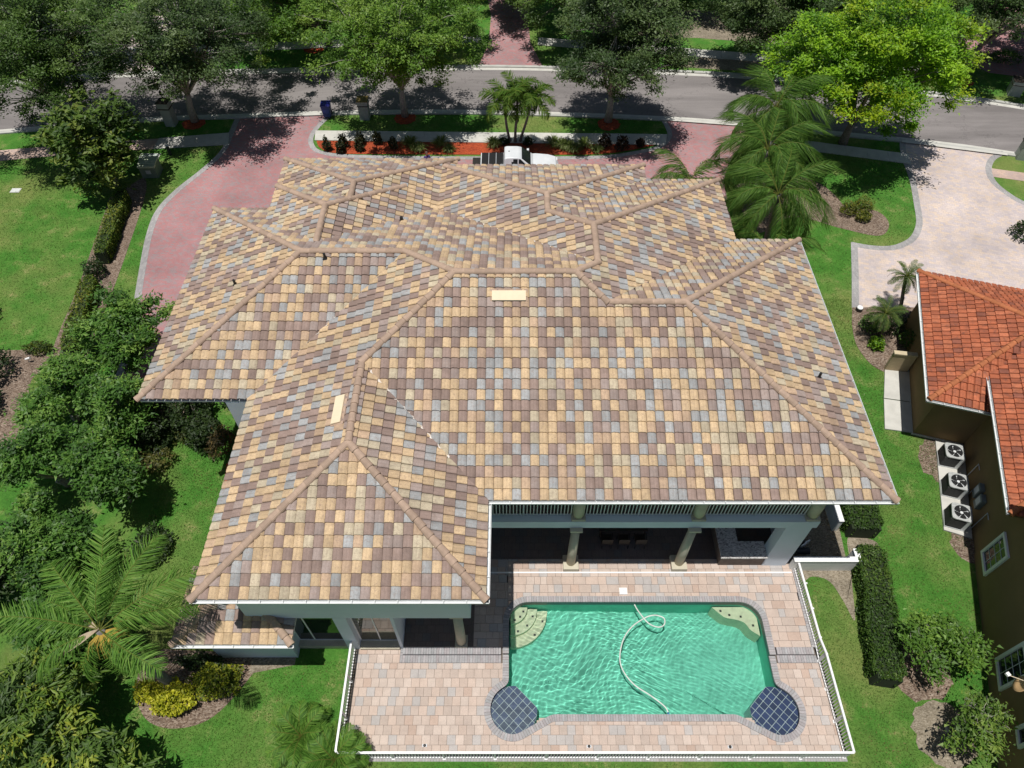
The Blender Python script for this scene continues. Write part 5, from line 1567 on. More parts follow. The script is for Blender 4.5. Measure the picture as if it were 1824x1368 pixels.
# ------------------------------------------------------------------ palms
def frond_mesh(name, L, nl, ll, lw, pal, seed, droop=0.5, hang=0.8, stalk=0.14, two=True, rach=0.022, stiff=0.0, lift=0.55):
    """feather leaf along +X, arching down; leaflets hang from both sides"""
    rng = np.random.default_rng(seed)
    ns = 16
    s = np.linspace(0, 1, ns)
    ang = -droop*1.9*s**1.6
    dx = np.cos(ang); dz = np.sin(ang)
    px = np.concatenate([[0], np.cumsum((dx[1:]+dx[:-1])/2)])*L/(ns-1); pz = np.concatenate([[0], np.cumsum((dz[1:]+dz[:-1])/2)])*L/(ns-1)
    py = 0.05*L*np.sin(s*2.2)*rng.uniform(-1, 1)
    V, F, C = [], [], []
    for side in (-1, 1):
        t = stalk+(1-stalk)*(np.arange(nl)+rng.uniform(-.3, .3, nl))/nl
        t = np.clip(t, stalk*0.9, 0.995)
        bx, by, bz = np.interp(t, s, px), np.interp(t, s, py), np.interp(t, s, pz)
        an = np.interp(t, s, ang)
        env = np.sin(np.clip((t-stalk)/(1-stalk), 0, 1)*PI*0.86+0.35)**0.7
        l = ll*np.clip(env, 0.25, 1)*(1+rng.uniform(-.12, .12, nl))
        fwd = 0.45+0.5*t+rng.uniform(-.12, .12, nl)
        lft = (lift*rng.uniform(-1, 1, nl)+0.1) if two else 0.12*rng.uniform(-1, 1, nl)
        d = np.column_stack([np.cos(an)*fwd, side*np.ones(nl), np.sin(an)*fwd+lft+stiff]); d = unit(d)
        b = np.column_stack([bx, by, bz])
        w = lw*rng.uniform(0.7, 1.2, nl)
        wd = np.column_stack([np.cos(an), np.zeros(nl), np.sin(an)])
        tw = rng.uniform(-0.9, 0.9, nl)[:, None] if two else rng.uniform(-0.3, 0.3, nl)[:, None]
        wd = unit(wd*np.cos(tw)+np.cross(d, wd)*np.sin(tw))
        hg = hang*rng.uniform(0.55, 1.25, nl)
        rows = []
        for (q, ww) in ((0.0, 0.7), (0.4, 1.0), (0.75, 0.8), (1.0, 0.12)):
            p = b+d*(l*q*(1-0.25*q*min(1, hang)))[:, None]; p[:, 2] -= hg*l*q**1.7
            rows.append((p-wd*(w*ww/2)[:, None], p+wd*(w*ww/2)[:, None]))
        base = sum(len(v) for v in V)
        arr = np.stack([rows[0][0], rows[0][1], rows[1][0], rows[1][1], rows[2][0], rows[2][1], rows[3][0], rows[3][1]], axis=1).reshape(-1, 3)
        V.append(arr)
        o = base+np.arange(nl)*8
        for k in (0, 2, 4): F.append(np.column_stack([o+k, o+k+1, o+k+3, o+k+2]))
        c = pal_mix(pal, np.clip(rng.normal(0.5, 0.25, nl), 0, 1), rng, nl); C.append(np.repeat(c, 8, axis=0))
    # rachis, four sided
    base = sum(len(v) for v in V)
    ring = []
    for i in range(ns):
        r = rach*(1-0.8*s[i])
        for (a, b_) in ((-r, 0), (0, r), (r, 0), (0, -r)): ring.append((px[i], py[i]+a, pz[i]+b_))
    V.append(np.array(ring)); C.append(np.tile(np.array([[0.17, 0.19, 0.04]]), (len(ring), 1)))
    for i in range(ns-1):
        for k in range(4):
            F.append(np.array([[base+i*4+k, base+i*4+(k+1) % 4, base+(i+1)*4+(k+1) % 4, base+(i+1)*4+k]]))
    return np_mesh(name, np.concatenate(V), np.concatenate(F), M['frond'], np.concatenate(C))

def palm(label, base, top, fr, n, seed, elev=(-0.5, 1.1), trunk=(0.17, 0.13), name='palm_tree', bark='palm_bark', shaft=None, cat='palm', group=None, scale=(0.85, 1.1), dead=0, flower=False, az0=0.0, az=None):
    rp = random.Random(seed)
    t = thing(name, label, cat, base, group)
    b, e = Vector(base), Vector(top)
    mb = MB(); N = 18
    pts, rad = [], []
    for i in range(N+1):
        q = i/N; p = b.lerp(e, q); p.x += 0.12*math.sin(q*3+seed)*q*(1-q)*2
        pts.append(tuple(p)); rad.append((trunk[0]+(trunk[1]-trunk[0])*q)*(1+0.05*(i % 2)) * (1.35 if i == 0 else 1))
    mb.tube(pts, rad, 12); mb.build('trunk', M[bark], t, smooth=True)
    if shaft:
        mb = MB(); mb.tube([tuple(e), tuple(e+Vector((0, 0, shaft*0.6))), tuple(e+Vector((0, 0, shaft)))], [trunk[1]*1.05, trunk[1]*0.9, trunk[1]*0.4], 10)
        mb.build('crownshaft', plain('crownshaft', (0.12, 0.19, 0.05), 0.5), t, smooth=True); e = e+Vector((0, 0, shaft*0.8))
    ga = 2.39996
    for i in range(n):
        q = (i+0.5)/n
        el_ = elev[1]+(elev[0]-elev[1])*q+rp.uniform(-.1, .1)
        me = fr[rp.randrange(len(fr))]
        o = bpy.data.objects.new('frond', me); COL.objects.link(o); attach(o, t)
        o.location = e; o.rotation_euler = (rp.uniform(-.35, .35), -el_, az0+i*ga+rp.uniform(-.2, .2))
        k = rp.uniform(*scale)
        if az is not None:
            o.rotation_euler = (rp.uniform(-.2, .2), -az[i][1], R(az[i][0])); k = az[i][2]; o.scale = (k, k, k)
    if flower:
        mb = MB()
        for k in range(60):
            a = rp.uniform(-2.2, 0.4); l = rp.uniform(0.4, 0.9)
            mb.tube([tuple(e+Vector((0, 0, -0.1))), tuple(e+Vector((math.cos(a)*l*0.7, math.sin(a)*l*0.7, -0.15))), tuple(e+Vector((math.cos(a)*l, math.sin(a)*l, -0.55)))], [0.012, 0.01, 0.005], 4)
        mb.build('flower_stalk', plain('yellow_flower_stalk', (0.40, 0.28, 0.05), 0.8), t)
        for a, l in ((-2.6, 1.5), (2.7, 1.1)):
            mb = MB(); rows = []
            for i in range(9):
                q = i/8; w = 0.14*math.sin(PI*min(1, q*1.0+0.03))
                c = e+Vector((math.cos(a)*l*q, math.sin(a)*l*q, 0.05-0.55*q*q)); n_ = Vector((-math.sin(a), math.cos(a), 0))
                rows.append((tuple(c-n_*w+Vector((0, 0, .03))), tuple(c-Vector((0, 0, .05))), tuple(c+n_*w+Vector((0, 0, .03)))))
            for r0, r1 in zip(rows[:-1], rows[1:]):
                mb.quad(r0[0], r0[1], r1[1], r1[0]); mb.quad(r0[1], r0[2], r1[2], r1[1])
            mb.build('flower_bract', plain('tan_bract', (0.42, 0.34, 0.24), 0.8), t)
    return t
QP = [(0.045, 0.110, 0.018), (0.088, 0.190, 0.030), (0.175, 0.275, 0.055)]
queen = [frond_mesh('frond', 3.9, 105, 0.95, 0.036, QP, 50+i, droop=0.95+0.2*i, hang=1.25+0.1*i, lift=0.3) for i in range(4)]
queenS = [frond_mesh('frond', 3.2, 85, 0.8, 0.036, QP, 60+i, droop=0.7+0.15*i, hang=1.1) for i in range(3)]
palm('tall feather palm in the mulch bed closest to the street', (17.2, 41.6, 0), (16.6, 41.2, 5.6), queen, 22, 2, (-0.5, 1.35), (0.17, 0.13))
palm('drooping feather palm in the mulch bed beside the brick driveway', (15.6, 37.6, 0), (15.3, 37.3, 5.2), queen, 20, 3, (-0.5, 1.3), (0.17, 0.13))
palm('drooping feather palm in the mulch bed at the back corner of the roof', (15.9, 34.3, 0), (15.2, 33.6, 4.8), queen, 19, 4, (-0.5, 1.25), (0.17, 0.13))
palm('feather palm tucked behind the right end of the tiled roof', (14.6, 30.6, 0), (14.4, 30.4, 3.3), queenS, 11, 5, (-0.9, 0.9), (0.14, 0.11))
queenF = [frond_mesh('frond', 3.6, 96, 0.85, 0.040, [(0.055, 0.140, 0.020), (0.115, 0.245, 0.036), (0.22, 0.34, 0.075)], 250+i, droop=0.35+0.16*i, hang=0.35+0.2*i) for i in range(3)]
AP = [(0.035, 0.085, 0.012), (0.075, 0.150, 0.018), (0.16, 0.22, 0.03)]
palm('tall feather palm with yellow flower stalk leaning over the garden grove', (-13.66, 8.17, 0), (-13.75, 8.2, 6.3), queenF, 13, 1, (-0.75, 1.2), (0.19, 0.14), flower=True, az=[(-28, 0.5, 0.95), (178, 0.45, 1.0), (132, 0.55, 1.0), (100, 0.5, 1.0), (62, 0.6, 1.0), (38, 0.35, 1.05), (20, 0.2, 0.9), (200, 0.0, 0.85), (232, -0.5, 0.7), (-82, -0.9, 0.75), (155, 0.0, 0.9), (84, 1.1, 0.75), (-40, -0.7, 0.6)])
adon = [frond_mesh('frond', 1.95, 44, 0.60, 0.062, AP, 70+i, droop=0.75+0.15*i, hang=0.4, stalk=0.1) for i in range(3)]
for i, (b, e) in enumerate([((-0.15, 46.25, 0), (-0.55, 45.0, 3.6)), ((0.25, 46.15, 0), (0.35, 44.9, 4.0)), ((0.6, 46.25, 0), (1.25, 44.9, 3.7))]):
    palm(('slim palm leaning towards the blue bin in the clump of three', 'upright middle palm of the slim clump in the red mulch bed', 'slim palm leaning towards the burgundy shrubs in the clump of three')[i], b, e, adon, 15, 10+i, (-0.4, 1.25), (0.10, 0.075), shaft=0.5, group='slim palms of the front clump')
PP = [(0.04, 0.08, 0.02), (0.075, 0.13, 0.03), (0.13, 0.19, 0.05)]
pyg = [frond_mesh('frond', 1.15, 40, 0.24, 0.018, PP, 80+i, droop=0.55+0.15*i, hang=0.15, stalk=0.1, two=False) for i in range(3)]
palm('pygmy date palm with a bare dark trunk beside the terracotta roof', (22.3, 28.4, 0), (22.05, 29.3, 2.5), pyg, 24, 20, (-0.6, 1.2), (0.10, 0.09), bark='bark')
palm('pygmy date palm rising from the shrubs by the screen wall', (20.9, 27.0, 0), (20.3, 26.9, 2.0), pyg, 26, 21, (-0.5, 1.2), (0.09, 0.08), bark='bark')
sago = [frond_mesh('frond', 1.45, 52, 0.40, 0.028, [(0.05, 0.13, 0.018), (0.10, 0.22, 0.03), (0.18, 0.30, 0.05)], 90+i, droop=0.6+0.15*i, hang=0.2, stalk=0.05, two=False) for i in range(3)]
palm('low spreading palm on the lawn left of the pool fence', (-8.05, 6.2, 0), (-8.05, 6.2, 0.35), sago, 30, 22, (-0.1, 1.2), (0.14, 0.12))
palm('low bushy palm at the corner of the pool fence', (-6.6, 5.35, 0), (-6.6, 5.35, 0.5), sago, 30, 23, (0.0, 1.3), (0.13, 0.11))
palm('low arching palm beside the red driveway and the roof end', (11.6, 39.2, 0), (11.6, 38.9, 1.9), queenS, 13, 24, (-0.5, 1.2), (0.13, 0.12), scale=(0.55, 0.75))

# ------------------------------------------------------------------ shrubs, hedges, clumps
def shrub(label, base, rx, ry, h, n, leaf, pal, seed, name='shrub', group=None, aspect=0.5, fill=0.5, up=0.7, cat='shrub'):
    rng = np.random.default_rng(seed)
    t = thing(name, label, cat, (base[0], base[1], 0), group)
    v = blob_points(n, rng, -0.15)
    n = len(v)
    lump = 0.82+0.18*np.sin(v[:, 0]*5+seed)*np.sin(v[:, 1]*4.3+1.3*seed)+0.12*np.sin(v[:, 2]*9+seed*2)
    r = (fill+(1-fill)*rng.random(n)**0.5)*lump
    P = np.column_stack([base[0]+v[:, 0]*rx*r, base[1]+v[:, 1]*ry*r, 0.12+h*0.15+np.maximum(v[:, 2], -0.1)*h*0.85*r])
    V, F = leaf_quads(P, leaf, rng, up, aspect, outward=v*0.8)
    tl = np.clip(rng.normal(0.45, 0.25, n)+0.2*np.sin(v[:, 0]*7+seed)*np.sin(v[:, 1]*7), 0, 1)
    link('foliage', np_mesh('foliage', V, F, M['leaf'], np.repeat(pal_mix(pal, tl, rng, n), 4, axis=0)), None, t)
    mb = MB()
    rp = random.Random(seed)
    for k in range(6):
        a = rp.uniform(0, 2*PI); q = rp.uniform(0.3, 0.7)
        mb.tube([(base[0], base[1], 0), (base[0]+math.cos(a)*rx*q*.5, base[1]+math.sin(a)*ry*q*.5, h*0.4), (base[0]+math.cos(a)*rx*q, base[1]+math.sin(a)*ry*q, h*0.7)], [0.03, 0.02, 0.008], 5)
    mb.build('stem', M['bark'], t)
    return t
CRO = [(0.016, 0.024, 0.010), (0.035, 0.045, 0.014), (0.075, 0.06, 0.022)]
for i, (x, y) in enumerate([(-13.35, 45.15), (-12.25, 45.6), (-12.3, 44.85), (-11.05, 45.8), (-11.0, 45.1), (-9.8, 45.95), (-8.55, 45.2)]):
    shrub('dark upright leafy shrub in the red mulch bed near the blue bin', (x, y), 0.4, 0.4, 1.02, 360, 0.17, CRO, 100+i, group='dark shrubs of the left bed end')
for i, (x, y, s_) in enumerate([(6.75, 45.5, 1.1), (7.95, 45.2, 1.15), (9.3, 45.5, 0.7)]):
    shrub('dark burgundy leafed shrub in the red mulch bed under the street oak', (x, y), 0.5*s_, 0.5*s_, 1.0*s_, 420, 0.18, [(0.02, 0.014, 0.010), (0.045, 0.025, 0.016), (0.07, 0.05, 0.02)], 110+i, group='burgundy shrubs of the right bed end')
for i, (x, y) in enumerate([(-0.6, 45.75), (1.2, 45.7)]):
    shrub('low dark shrub at the foot of the slim palms', (x, y), 0.5, 0.4, 0.6, 300, 0.15, DRK, 115+i, group='low shrubs under the slim palms')
def grass_clump(label, base, r, n, seed, pal, group, width=0.03, name='grass_clump'):
    rng = np.random.default_rng(seed)
    t = thing(name, label, 'plant', (base[0], base[1], 0), group)
    a = rng.uniform(0, 2*PI, n); out = rng.uniform(0.25, 1.0, n)*r; H = r*rng.uniform(0.7, 1.2, n)*(1.2-0.5*out/r)
    d = np.column_stack([np.cos(a), np.sin(a), np.zeros(n)]); sd = np.column_stack([-np.sin(a), np.cos(a), np.zeros(n)])
    b0 = np.array([base[0], base[1], 0.0])+d*rng.uniform(0, 0.12, (n, 1))
    rows = []
    for (q, w) in ((0, 0.8), (0.35, 1.0), (0.7, 0.8), (1.0, 0.1)):
        p = b0+d*(out*q)[:, None]; p[:, 2] += H*(1.9*q-1.35*q*q)
        rows += [p-sd*width*w/2, p+sd*width*w/2]
    V = np.stack(rows, axis=1).reshape(-1, 3); o = np.arange(n)*8
    F = np.concatenate([np.column_stack([o+k, o+k+1, o+k+3, o+k+2]) for k in (0, 2, 4)])
    col = pal_mix(pal, np.clip(rng.normal(.5, .25, n), 0, 1), rng, n)
    link('blades', np_mesh('blades', V, F, M['leaf'], np.repeat(col, 8, axis=0)), None, t)
    mb = MB(); mb.lathe([(0.09, 0), (0.05, 0.1)], (base[0], base[1], 0), 8); mb.build('crown_base', M['bark'], t)
GC = [(0.07, 0.12, 0.02), (0.14, 0.19, 0.04), (0.28, 0.30, 0.12)]
for i, (x, y) in enumerate([(-7.45, 45.7), (-6.75, 45.0), (-5.2, 45.7), (-4.55, 45.0), (-1.35, 45.6), (3.0, 45.75), (3.6, 45.45), (4.4, 44.95), (5.25, 45.6), (6.1, 45.0), (4.0, 45.3)]):
    grass_clump('yellow green strappy grass clump in the red mulch bed', (x, y), 0.85 if i not in (3, 9) else 0.62, 150, 130+i, GC, 'strappy clumps in the red bed', 0.04)
YEL = [(0.16, 0.20, 0.012), (0.42, 0.42, 0.02), (0.70, 0.64, 0.08)]
YG = [(0.06, 0.10, 0.012), (0.16, 0.20, 0.015), (0.42, 0.40, 0.03)]
shrub('bright yellow leafed shrub mound beside the palm trunk', (-13.4, 7.55), 1.15, 0.8, 0.95, 2600, 0.13, YEL, 150, aspect=0.5)
shrub('yellow green shrub mound between the palm trunk and the corner room', (-11.8, 8.25), 1.15, 0.85, 0.95, 2400, 0.12, YG, 151)
shrub('yellow tipped shrub at the curved end of the corner bed', (-14.5, 7.85), 0.55, 0.55, 0.85, 800, 0.12, YEL, 152)
shrub('shaded dark shrub against the corner room wall', (-12.6, 8.95), 1.2, 0.4, 0.9, 900, 0.13, DRK, 153)
shrub('bronze leafed croton shrub against the grey wall recess', (-14.5, 19.6), 0.75, 1.1, 1.3, 900, 0.17, [(0.03, 0.03, 0.012), (0.08, 0.06, 0.02), (0.17, 0.11, 0.03)], 154, aspect=0.25)
for i, (x, y, r) in enumerate([(22.2, 38.0, 0.75), (23.2, 38.35, 0.8), (22.95, 37.3, 0.6)]):
    shrub('round golden green shrub in the brown mulch bed by the pale driveway', (x, y), r, r*0.9, r*1.1, 1000, 0.10, [(0.05, 0.08, 0.012), (0.13, 0.15, 0.018), (0.26, 0.25, 0.03)], 160+i, group='golden shrubs in the brown mulch')
for i, (x, y, r, p, lab) in enumerate([(20.4, 27.6, 0.85, BRI, 'round green shrub at the corner of the pale driveway'), (20.3, 26.2, 0.6, LIME, 'small lime green shrub in the brown mulch by the screen wall'), (22.2, 26.2, 1.0, BRI, 'tall green shrub against the tan wall'), (21.7, 27.5, 0.9, DRK, 'dark shrub under the pygmy date palm'), (23.0, 27.9, 0.7, DRK, 'dark leafy shrub at the wall beside the pale driveway')]):
    shrub(lab, (x, y), r*0.8, r*0.8, r*1.3, 900, 0.11, p, 170+i)
shrub('dark round clipped shrub in the gap of the long hedge', (-25.3, 32.0), 0.75, 0.9, 1.2, 1100, 0.13, DRK, 180)
shrub('low clipped shrub beside the white garden light', (-26.2, 25.9), 1.05, 0.5, 0.7, 1200, 0.10, [(0.03, 0.06, 0.012), (0.07, 0.11, 0.016), (0.16, 0.18, 0.02)], 181)
for i, (x, y, r, lab) in enumerate([(-28.0, 24.2, 1.4, 'tall dark shrub in the side bed beside the clipped shrub'), (-27.6, 22.0, 1.3, 'tall dark shrub at the bend of the side bed'), (-27.6, 20.2, 1.1, 'tall dark shrub at the tip of the side bed'), (-30.5, 28.5, 0.9, 'dark shrub alone at the lawn edge')]):
    shrub(lab, (x, y), r, r, r*1.5, 1100, 0.16, DRK, 185+i)
for i, (x, y, rx, ry, h, p, lab) in enumerate([(18.9, 43.6, 1.5, 0.8, 1.1, BRI, 'green hedge mound under the yellow green tree by the sidewalk'), (20.8, 42.9, 1.3, 0.7, 1.0, BRI, 'green hedge mound at the dark end of the mulch bed'), (33.0, 35.6, 1.4, 1.2, 1.3, DRK, 'dark bushy shrub on the far side of the pale driveway'), (11.8, 40.6, 1.5, 1.0, 1.1, DRK, 'rounded dark green bush beside the red driveway'), (15.1, 27.4, 0.55, 1.9, 1.2, BRI, 'leafy shrub row behind the right end of the roof'), (-38.0, 60.4, 1.8, 1.0, 1.2, YEL, 'yellow flowering shrub by the far lawn'), (-19.6, 62.8, 1.6, 1.0, 1.0, BRI, 'bright shrub behind the far sidewalk near the leaning trunk'), (33.5, 60.5, 2.4, 1.4, 1.3, BRI, 'leafy shrub bank across the street by the bare trunk'), (41.0, 57.8, 1.6, 1.0, 1.0, BRI, 'leafy shrub at the far sidewalk beyond the dark leaning trunk')]):
    shrub(lab, (x, y), rx, ry, h, 1300, 0.14, p, 200+i)
for i, (x, y) in enumerate([(-18.6, 22.2), (-16.6, 22.6), (-14.4, 22.4)]):
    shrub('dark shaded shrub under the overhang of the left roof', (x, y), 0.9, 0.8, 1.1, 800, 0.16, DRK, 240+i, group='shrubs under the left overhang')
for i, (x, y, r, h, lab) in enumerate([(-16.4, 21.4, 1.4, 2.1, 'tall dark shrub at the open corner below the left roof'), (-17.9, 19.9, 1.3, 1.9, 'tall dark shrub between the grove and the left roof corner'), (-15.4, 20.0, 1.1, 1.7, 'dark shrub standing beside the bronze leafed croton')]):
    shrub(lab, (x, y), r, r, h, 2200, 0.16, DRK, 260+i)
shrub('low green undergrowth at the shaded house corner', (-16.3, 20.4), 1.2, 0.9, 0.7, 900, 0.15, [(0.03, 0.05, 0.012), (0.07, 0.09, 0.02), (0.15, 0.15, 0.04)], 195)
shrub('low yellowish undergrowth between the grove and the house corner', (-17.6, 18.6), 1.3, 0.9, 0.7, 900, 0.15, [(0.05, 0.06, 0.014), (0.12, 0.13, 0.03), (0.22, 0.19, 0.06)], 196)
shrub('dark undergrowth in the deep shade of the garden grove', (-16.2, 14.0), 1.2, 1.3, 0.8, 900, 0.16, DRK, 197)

def hedge(label, pts, w, h, n, leaf, pal, seed, group=None):
    rng = np.random.default_rng(seed)
    t = thing('hedge', label, 'hedge', (pts[0][0], pts[0][1], 0), group)
    P2 = np.array(pts, float); seg = np.linalg.norm(P2[1:]-P2[:-1], axis=1); cum = np.concatenate([[0], np.cumsum(seg)])
    s = rng.uniform(0, cum[-1], n); x = np.interp(s, cum, P2[:, 0]); y = np.interp(s, cum, P2[:, 1])
    k = np.clip(np.searchsorted(cum, s, side='right')-1, 0, len(seg)-1)
    d = (P2[1:]-P2[:-1])/seg[:, None]; nn = np.column_stack([-d[:, 1], d[:, 0]])[k]
    face = rng.random(n); a_top = 0.8*w/(w+2*h)
    u = rng.uniform(-1, 1, n); zt = np.full(n, h)+rng.normal(0, 0.03, n)+0.04*np.sin(s*3+seed)
    side = face > a_top
    z = np.where(side, rng.uniform(0.0, h, n), zt)
    bul = 1+0.06*np.sin(s*2.3+seed)+0.05*np.sin(s*5.1)
    off = np.where(side, np.sign(u)*w/2*bul+rng.normal(0, 0.03, n), u*w/2*bul)
    endk = np.minimum(s, cum[-1]-s); rnd_ = np.clip(endk/0.3, 0.6, 1); off = off*rnd_
    P = np.column_stack([x+nn[:, 0]*off, y+nn[:, 1]*off, z])
    V, F = leaf_quads(P, leaf, rng, 0.5, 0.55)
    tl = np.clip(rng.normal(.4, .22, n)+0.25*np.sin(s*1.1+seed)*(~side), 0, 1)
    link('foliage', np_mesh('foliage', V, F, M['leaf'], np.repeat(pal_mix(pal, tl, rng, n), 4, axis=0)), None, t)
    mb = MB()
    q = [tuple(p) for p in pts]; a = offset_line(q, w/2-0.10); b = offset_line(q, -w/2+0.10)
    mb.prism(a+b[::-1], 0, h-0.12); mb.build('branches', M['hedge_core'], t)  # solid dark box filling the hedge behind its leaves, no real branches
    return t
HG = [(0.055, 0.110, 0.014), (0.13, 0.195, 0.022), (0.28, 0.27, 0.036)]
HD = [(0.034, 0.075, 0.013), (0.065, 0.130, 0.020), (0.125, 0.19, 0.034)]
hedge('long clipped hedge between the lawn and the drive, street end', [(-25.9, 39.3), (-25.6, 36.2), (-25.15, 33.0)], 0.8, 1.0, 5200, 0.11, HG, 300)
hedge('long clipped hedge between the lawn and the drive, grove end', [(-25.0, 31.0), (-24.6, 28.0), (-24.1, 25.2)], 0.8, 1.0, 5200, 0.11, HG, 301)
hedge('broad clipped dark hedge beside the pool fence', [(15.75, 13.8), (15.6, 12.0), (15.2, 10.2), (14.85, 8.1)], 1.15, 1.05, 9000, 0.10, HD, 302)
hedge('short broad clipped hedge beside the pump yard', [(16.1, 17.4), (15.95, 14.6)], 1.5, 1.0, 5000, 0.10, HD, 303)
hedge('low clipped hedge along the far sidewalk under the leaning oak', [(-21.5, 63.2), (-12.0, 63.8)], 1.0, 0.9, 4000, 0.15, HD, 304)
# ------------------------------------------------------------------ pickup truck
paint, nt_, pb = new_mat('white_truck_paint')
pb.inputs['Base Color'].default_value = (0.80, 0.82, 0.84, 1); pb.inputs['Roughness'].default_value = 0.25; pb.inputs['Coat Weight'].default_value = 0.6
n_ = noise_tex(nt_, 2.0, 3); r_ = ramp(nt_, n_.outputs[0], [(0.3, (0.60, 0.62, 0.64)), (0.7, (0.68, 0.70, 0.72))]); nt_.links.new(r_.outputs[0], pb.inputs['Base Color'])
tk = thing('pickup_truck', 'white pickup truck with black folding bed cover parked on the brick driveway', 'truck', (0.5, 42.1, 0))
def prof_body(name, prof, y0, y1, mat, bevel, inset=None, parent=tk):
    """profile in x,z extruded over y; inset: list of y insets for each profile point"""
    mb = MB(); n = len(prof); ins = inset or [0]*n
    mb.v = [(x, y0+i_, z) for (x, z), i_ in zip(prof, ins)]+[(x, y1-i_, z) for (x, z), i_ in zip(prof, ins)]
    mb.f.append(tuple(range(n))); mb.f.append(tuple(range(2*n-1, n-1, -1)))
    for k in range(n): mb.f.append((k, n+k, n+(k+1) % n, (k+1) % n))
    mb.m = [0]*len(mb.f)
    bm = bmesh.new(); me = mb.mesh(name, mat); bm.from_mesh(me); bmesh.ops.recalc_face_normals(bm, faces=bm.faces); bm.to_mesh(me); bm.free()
    o = link(name, me, None, parent)
    b = o.modifiers.new('bevel', 'BEVEL'); b.width = bevel; b.segments = 3; b.limit_method = 'ANGLE'; b.angle_limit = R(28)
    me.polygons.foreach_set('use_smooth', [True]*len(me.polygons))
    w = o.modifiers.new('wn', 'WEIGHTED_NORMAL')
    return o
T0, T1 = 41.17, 43.03
def arch(cx, r=0.47, zc=0.40, n=8):
    return [(cx+r*math.cos(PI*k/n), zc+r*math.sin(PI*k/n)) for k in range(n+1)]
low_ = [(3.05, 0.42)]+[(2.62, 0.42)]+arch(2.15)+[(1.62, 0.38), (-0.55, 0.38)]+arch(-1.05)+[(-1.6, 0.46), (-2.12, 0.5)]
up_ = [(-2.14, 1.22), (-0.58, 1.24), (1.42, 1.18), (1.62, 1.20), (2.5, 1.14), (3.0, 1.02), (3.14, 0.86), (3.16, 0.6)]
body = prof_body('body', low_+up_, T0, T1, paint, 0.06, [0.02]*(len(low_))+[0.05, 0.05, 0.06, 0.07, 0.10, 0.16, 0.16, 0.12])
cab = prof_body('cab', [(-0.56, 1.15), (1.50, 1.15), (1.30, 1.30), (0.62, 1.84), (0.35, 1.90), (-0.35, 1.90), (-0.52, 1.82)], T0, T1, paint, 0.07, [0.04, 0.06, 0.09, 0.22, 0.24, 0.24, 0.20])
def panel(name, pts, mat, off=0.006, parent=tk, flip=False):
    mb = MB(); mb.poly(pts if not flip else pts[::-1])
    o = mb.build(name, mat, parent); s = o.modifiers.new('s', 'SOLIDIFY'); s.thickness = 0.012; s.offset = 0
    return o
yi0, yi1 = T0+0.105, T1-0.105
panel('windscreen', [(1.27, T0+.16, 1.34), (1.27, T1-.16, 1.34), (0.66, T1-.27, 1.825), (0.66, T0+.27, 1.825)], M['dark_glass'])
for (ya, yb, s_) in ((T0+0.083, T0+0.218, 1), (T1-0.083, T1-0.218, -1)):
    panel('side_window', [(1.10, ya, 1.28), (0.45, ya, 1.28), (0.45, yb-0.004*s_, 1.80), (0.57, yb-0.004*s_, 1.80)], M['dark_glass'], parent=cab)
    panel('side_window', [(0.38, ya, 1.28), (-0.42, ya, 1.28), (-0.38, yb-0.004*s_, 1.80), (0.38, yb-0.004*s_, 1.80)], M['dark_glass'], parent=cab)
panel('rear_window', [(-0.575, T0+.25, 1.30), (-0.575, T1-.25, 1.30), (-0.54, T1-.32, 1.75), (-0.54, T0+.32, 1.75)], M['dark_glass'], parent=cab)
for k in range(3):
    a = -2.08+k*0.50
    mb = MB(); mb.box(a, a+0.485, T0+.10, T1-.10, 1.225, 1.275); mb.build('bed_cover_panel', M['black'], tk, bevel=0.012)
for k in range(2):
    a = -1.59+k*0.50; mb = MB(); mb.box(a-.012, a+.012, T0+.12, T1-.12, 1.272, 1.281); mb.build('cover_hinge', M['rail'], tk)
mb = MB(); mb.box(-2.72, -2.16, T0+.12, T1-.12, 0.84, 0.90); tg = mb.build('tailgate', M['black'], tk, bevel=0.012)
for k in range(5):
    mb = MB(); mb.box(-2.68+k*0.1, -2.64+k*0.1, T0+.16, T1-.16, 0.90, 0.915); mb.build('tailgate_rib', M['dark_wood'], tg)
for (cx, cy) in ((2.15, T0+.02), (2.15, T1-.02), (-1.05, T0+.02), (-1.05, T1-.02)):
    s_ = 1 if cy < 42 else -1
    mb = MB(); prof = [(0.20, -.02), (0.37, -.02), (0.395, 0.03), (0.395, 0.20), (0.37, 0.25), (0.20, 0.25)]
    mb.lathe(prof, (0, 0, 0), 24)
    Mx = Matrix.Translation((cx, cy, 0.395)) @ Matrix.Rotation(-PI/2*s_, 4, 'X')
    mb.v = [tuple(Mx @ Vector(v)) for v in mb.v]; w = mb.build('wheel', M['black'], tk, smooth=False)
    m2 = MB(); m2.lathe([(0.04, -.035), (0.24, -.02), (0.25, 0.02)], (0, 0, 0), 20); m2.v = [tuple(Mx @ Vector(v)) for v in m2.v]; m2.build('rim', M['gutter'], w)
for y in (T0+.28, T1-.28):
    mb = MB(); mb.box(3.02, 3.15, y-.16, y+.16, 0.80, 0.94); mb.build('headlight', M['gutter'], tk, bevel=0.03)
    mb = MB(); mb.box(-2.15, -2.08, y-.22 if y < 42 else y+.12, y-.12 if y < 42 else y+.22, 0.85, 1.15); mb.build('tail_light', plain('red_lens', (0.4, 0.01, 0.01), 0.3), tk, bevel=0.01)
for y, s_ in ((T0, -1), (T1, 1)):
    mb = MB(); mb.box(1.02, 1.18, min(y+.02*s_, y+.24*s_), max(y+.02*s_, y+.24*s_), 1.22, 1.40); mb.build('mirror', paint, tk, bevel=0.03)
mb = MB(); mb.box(3.08, 3.22, T0+.12, T1-.12, 0.42, 0.62); mb.build('front_bumper', M['rail'], tk, bevel=0.04)
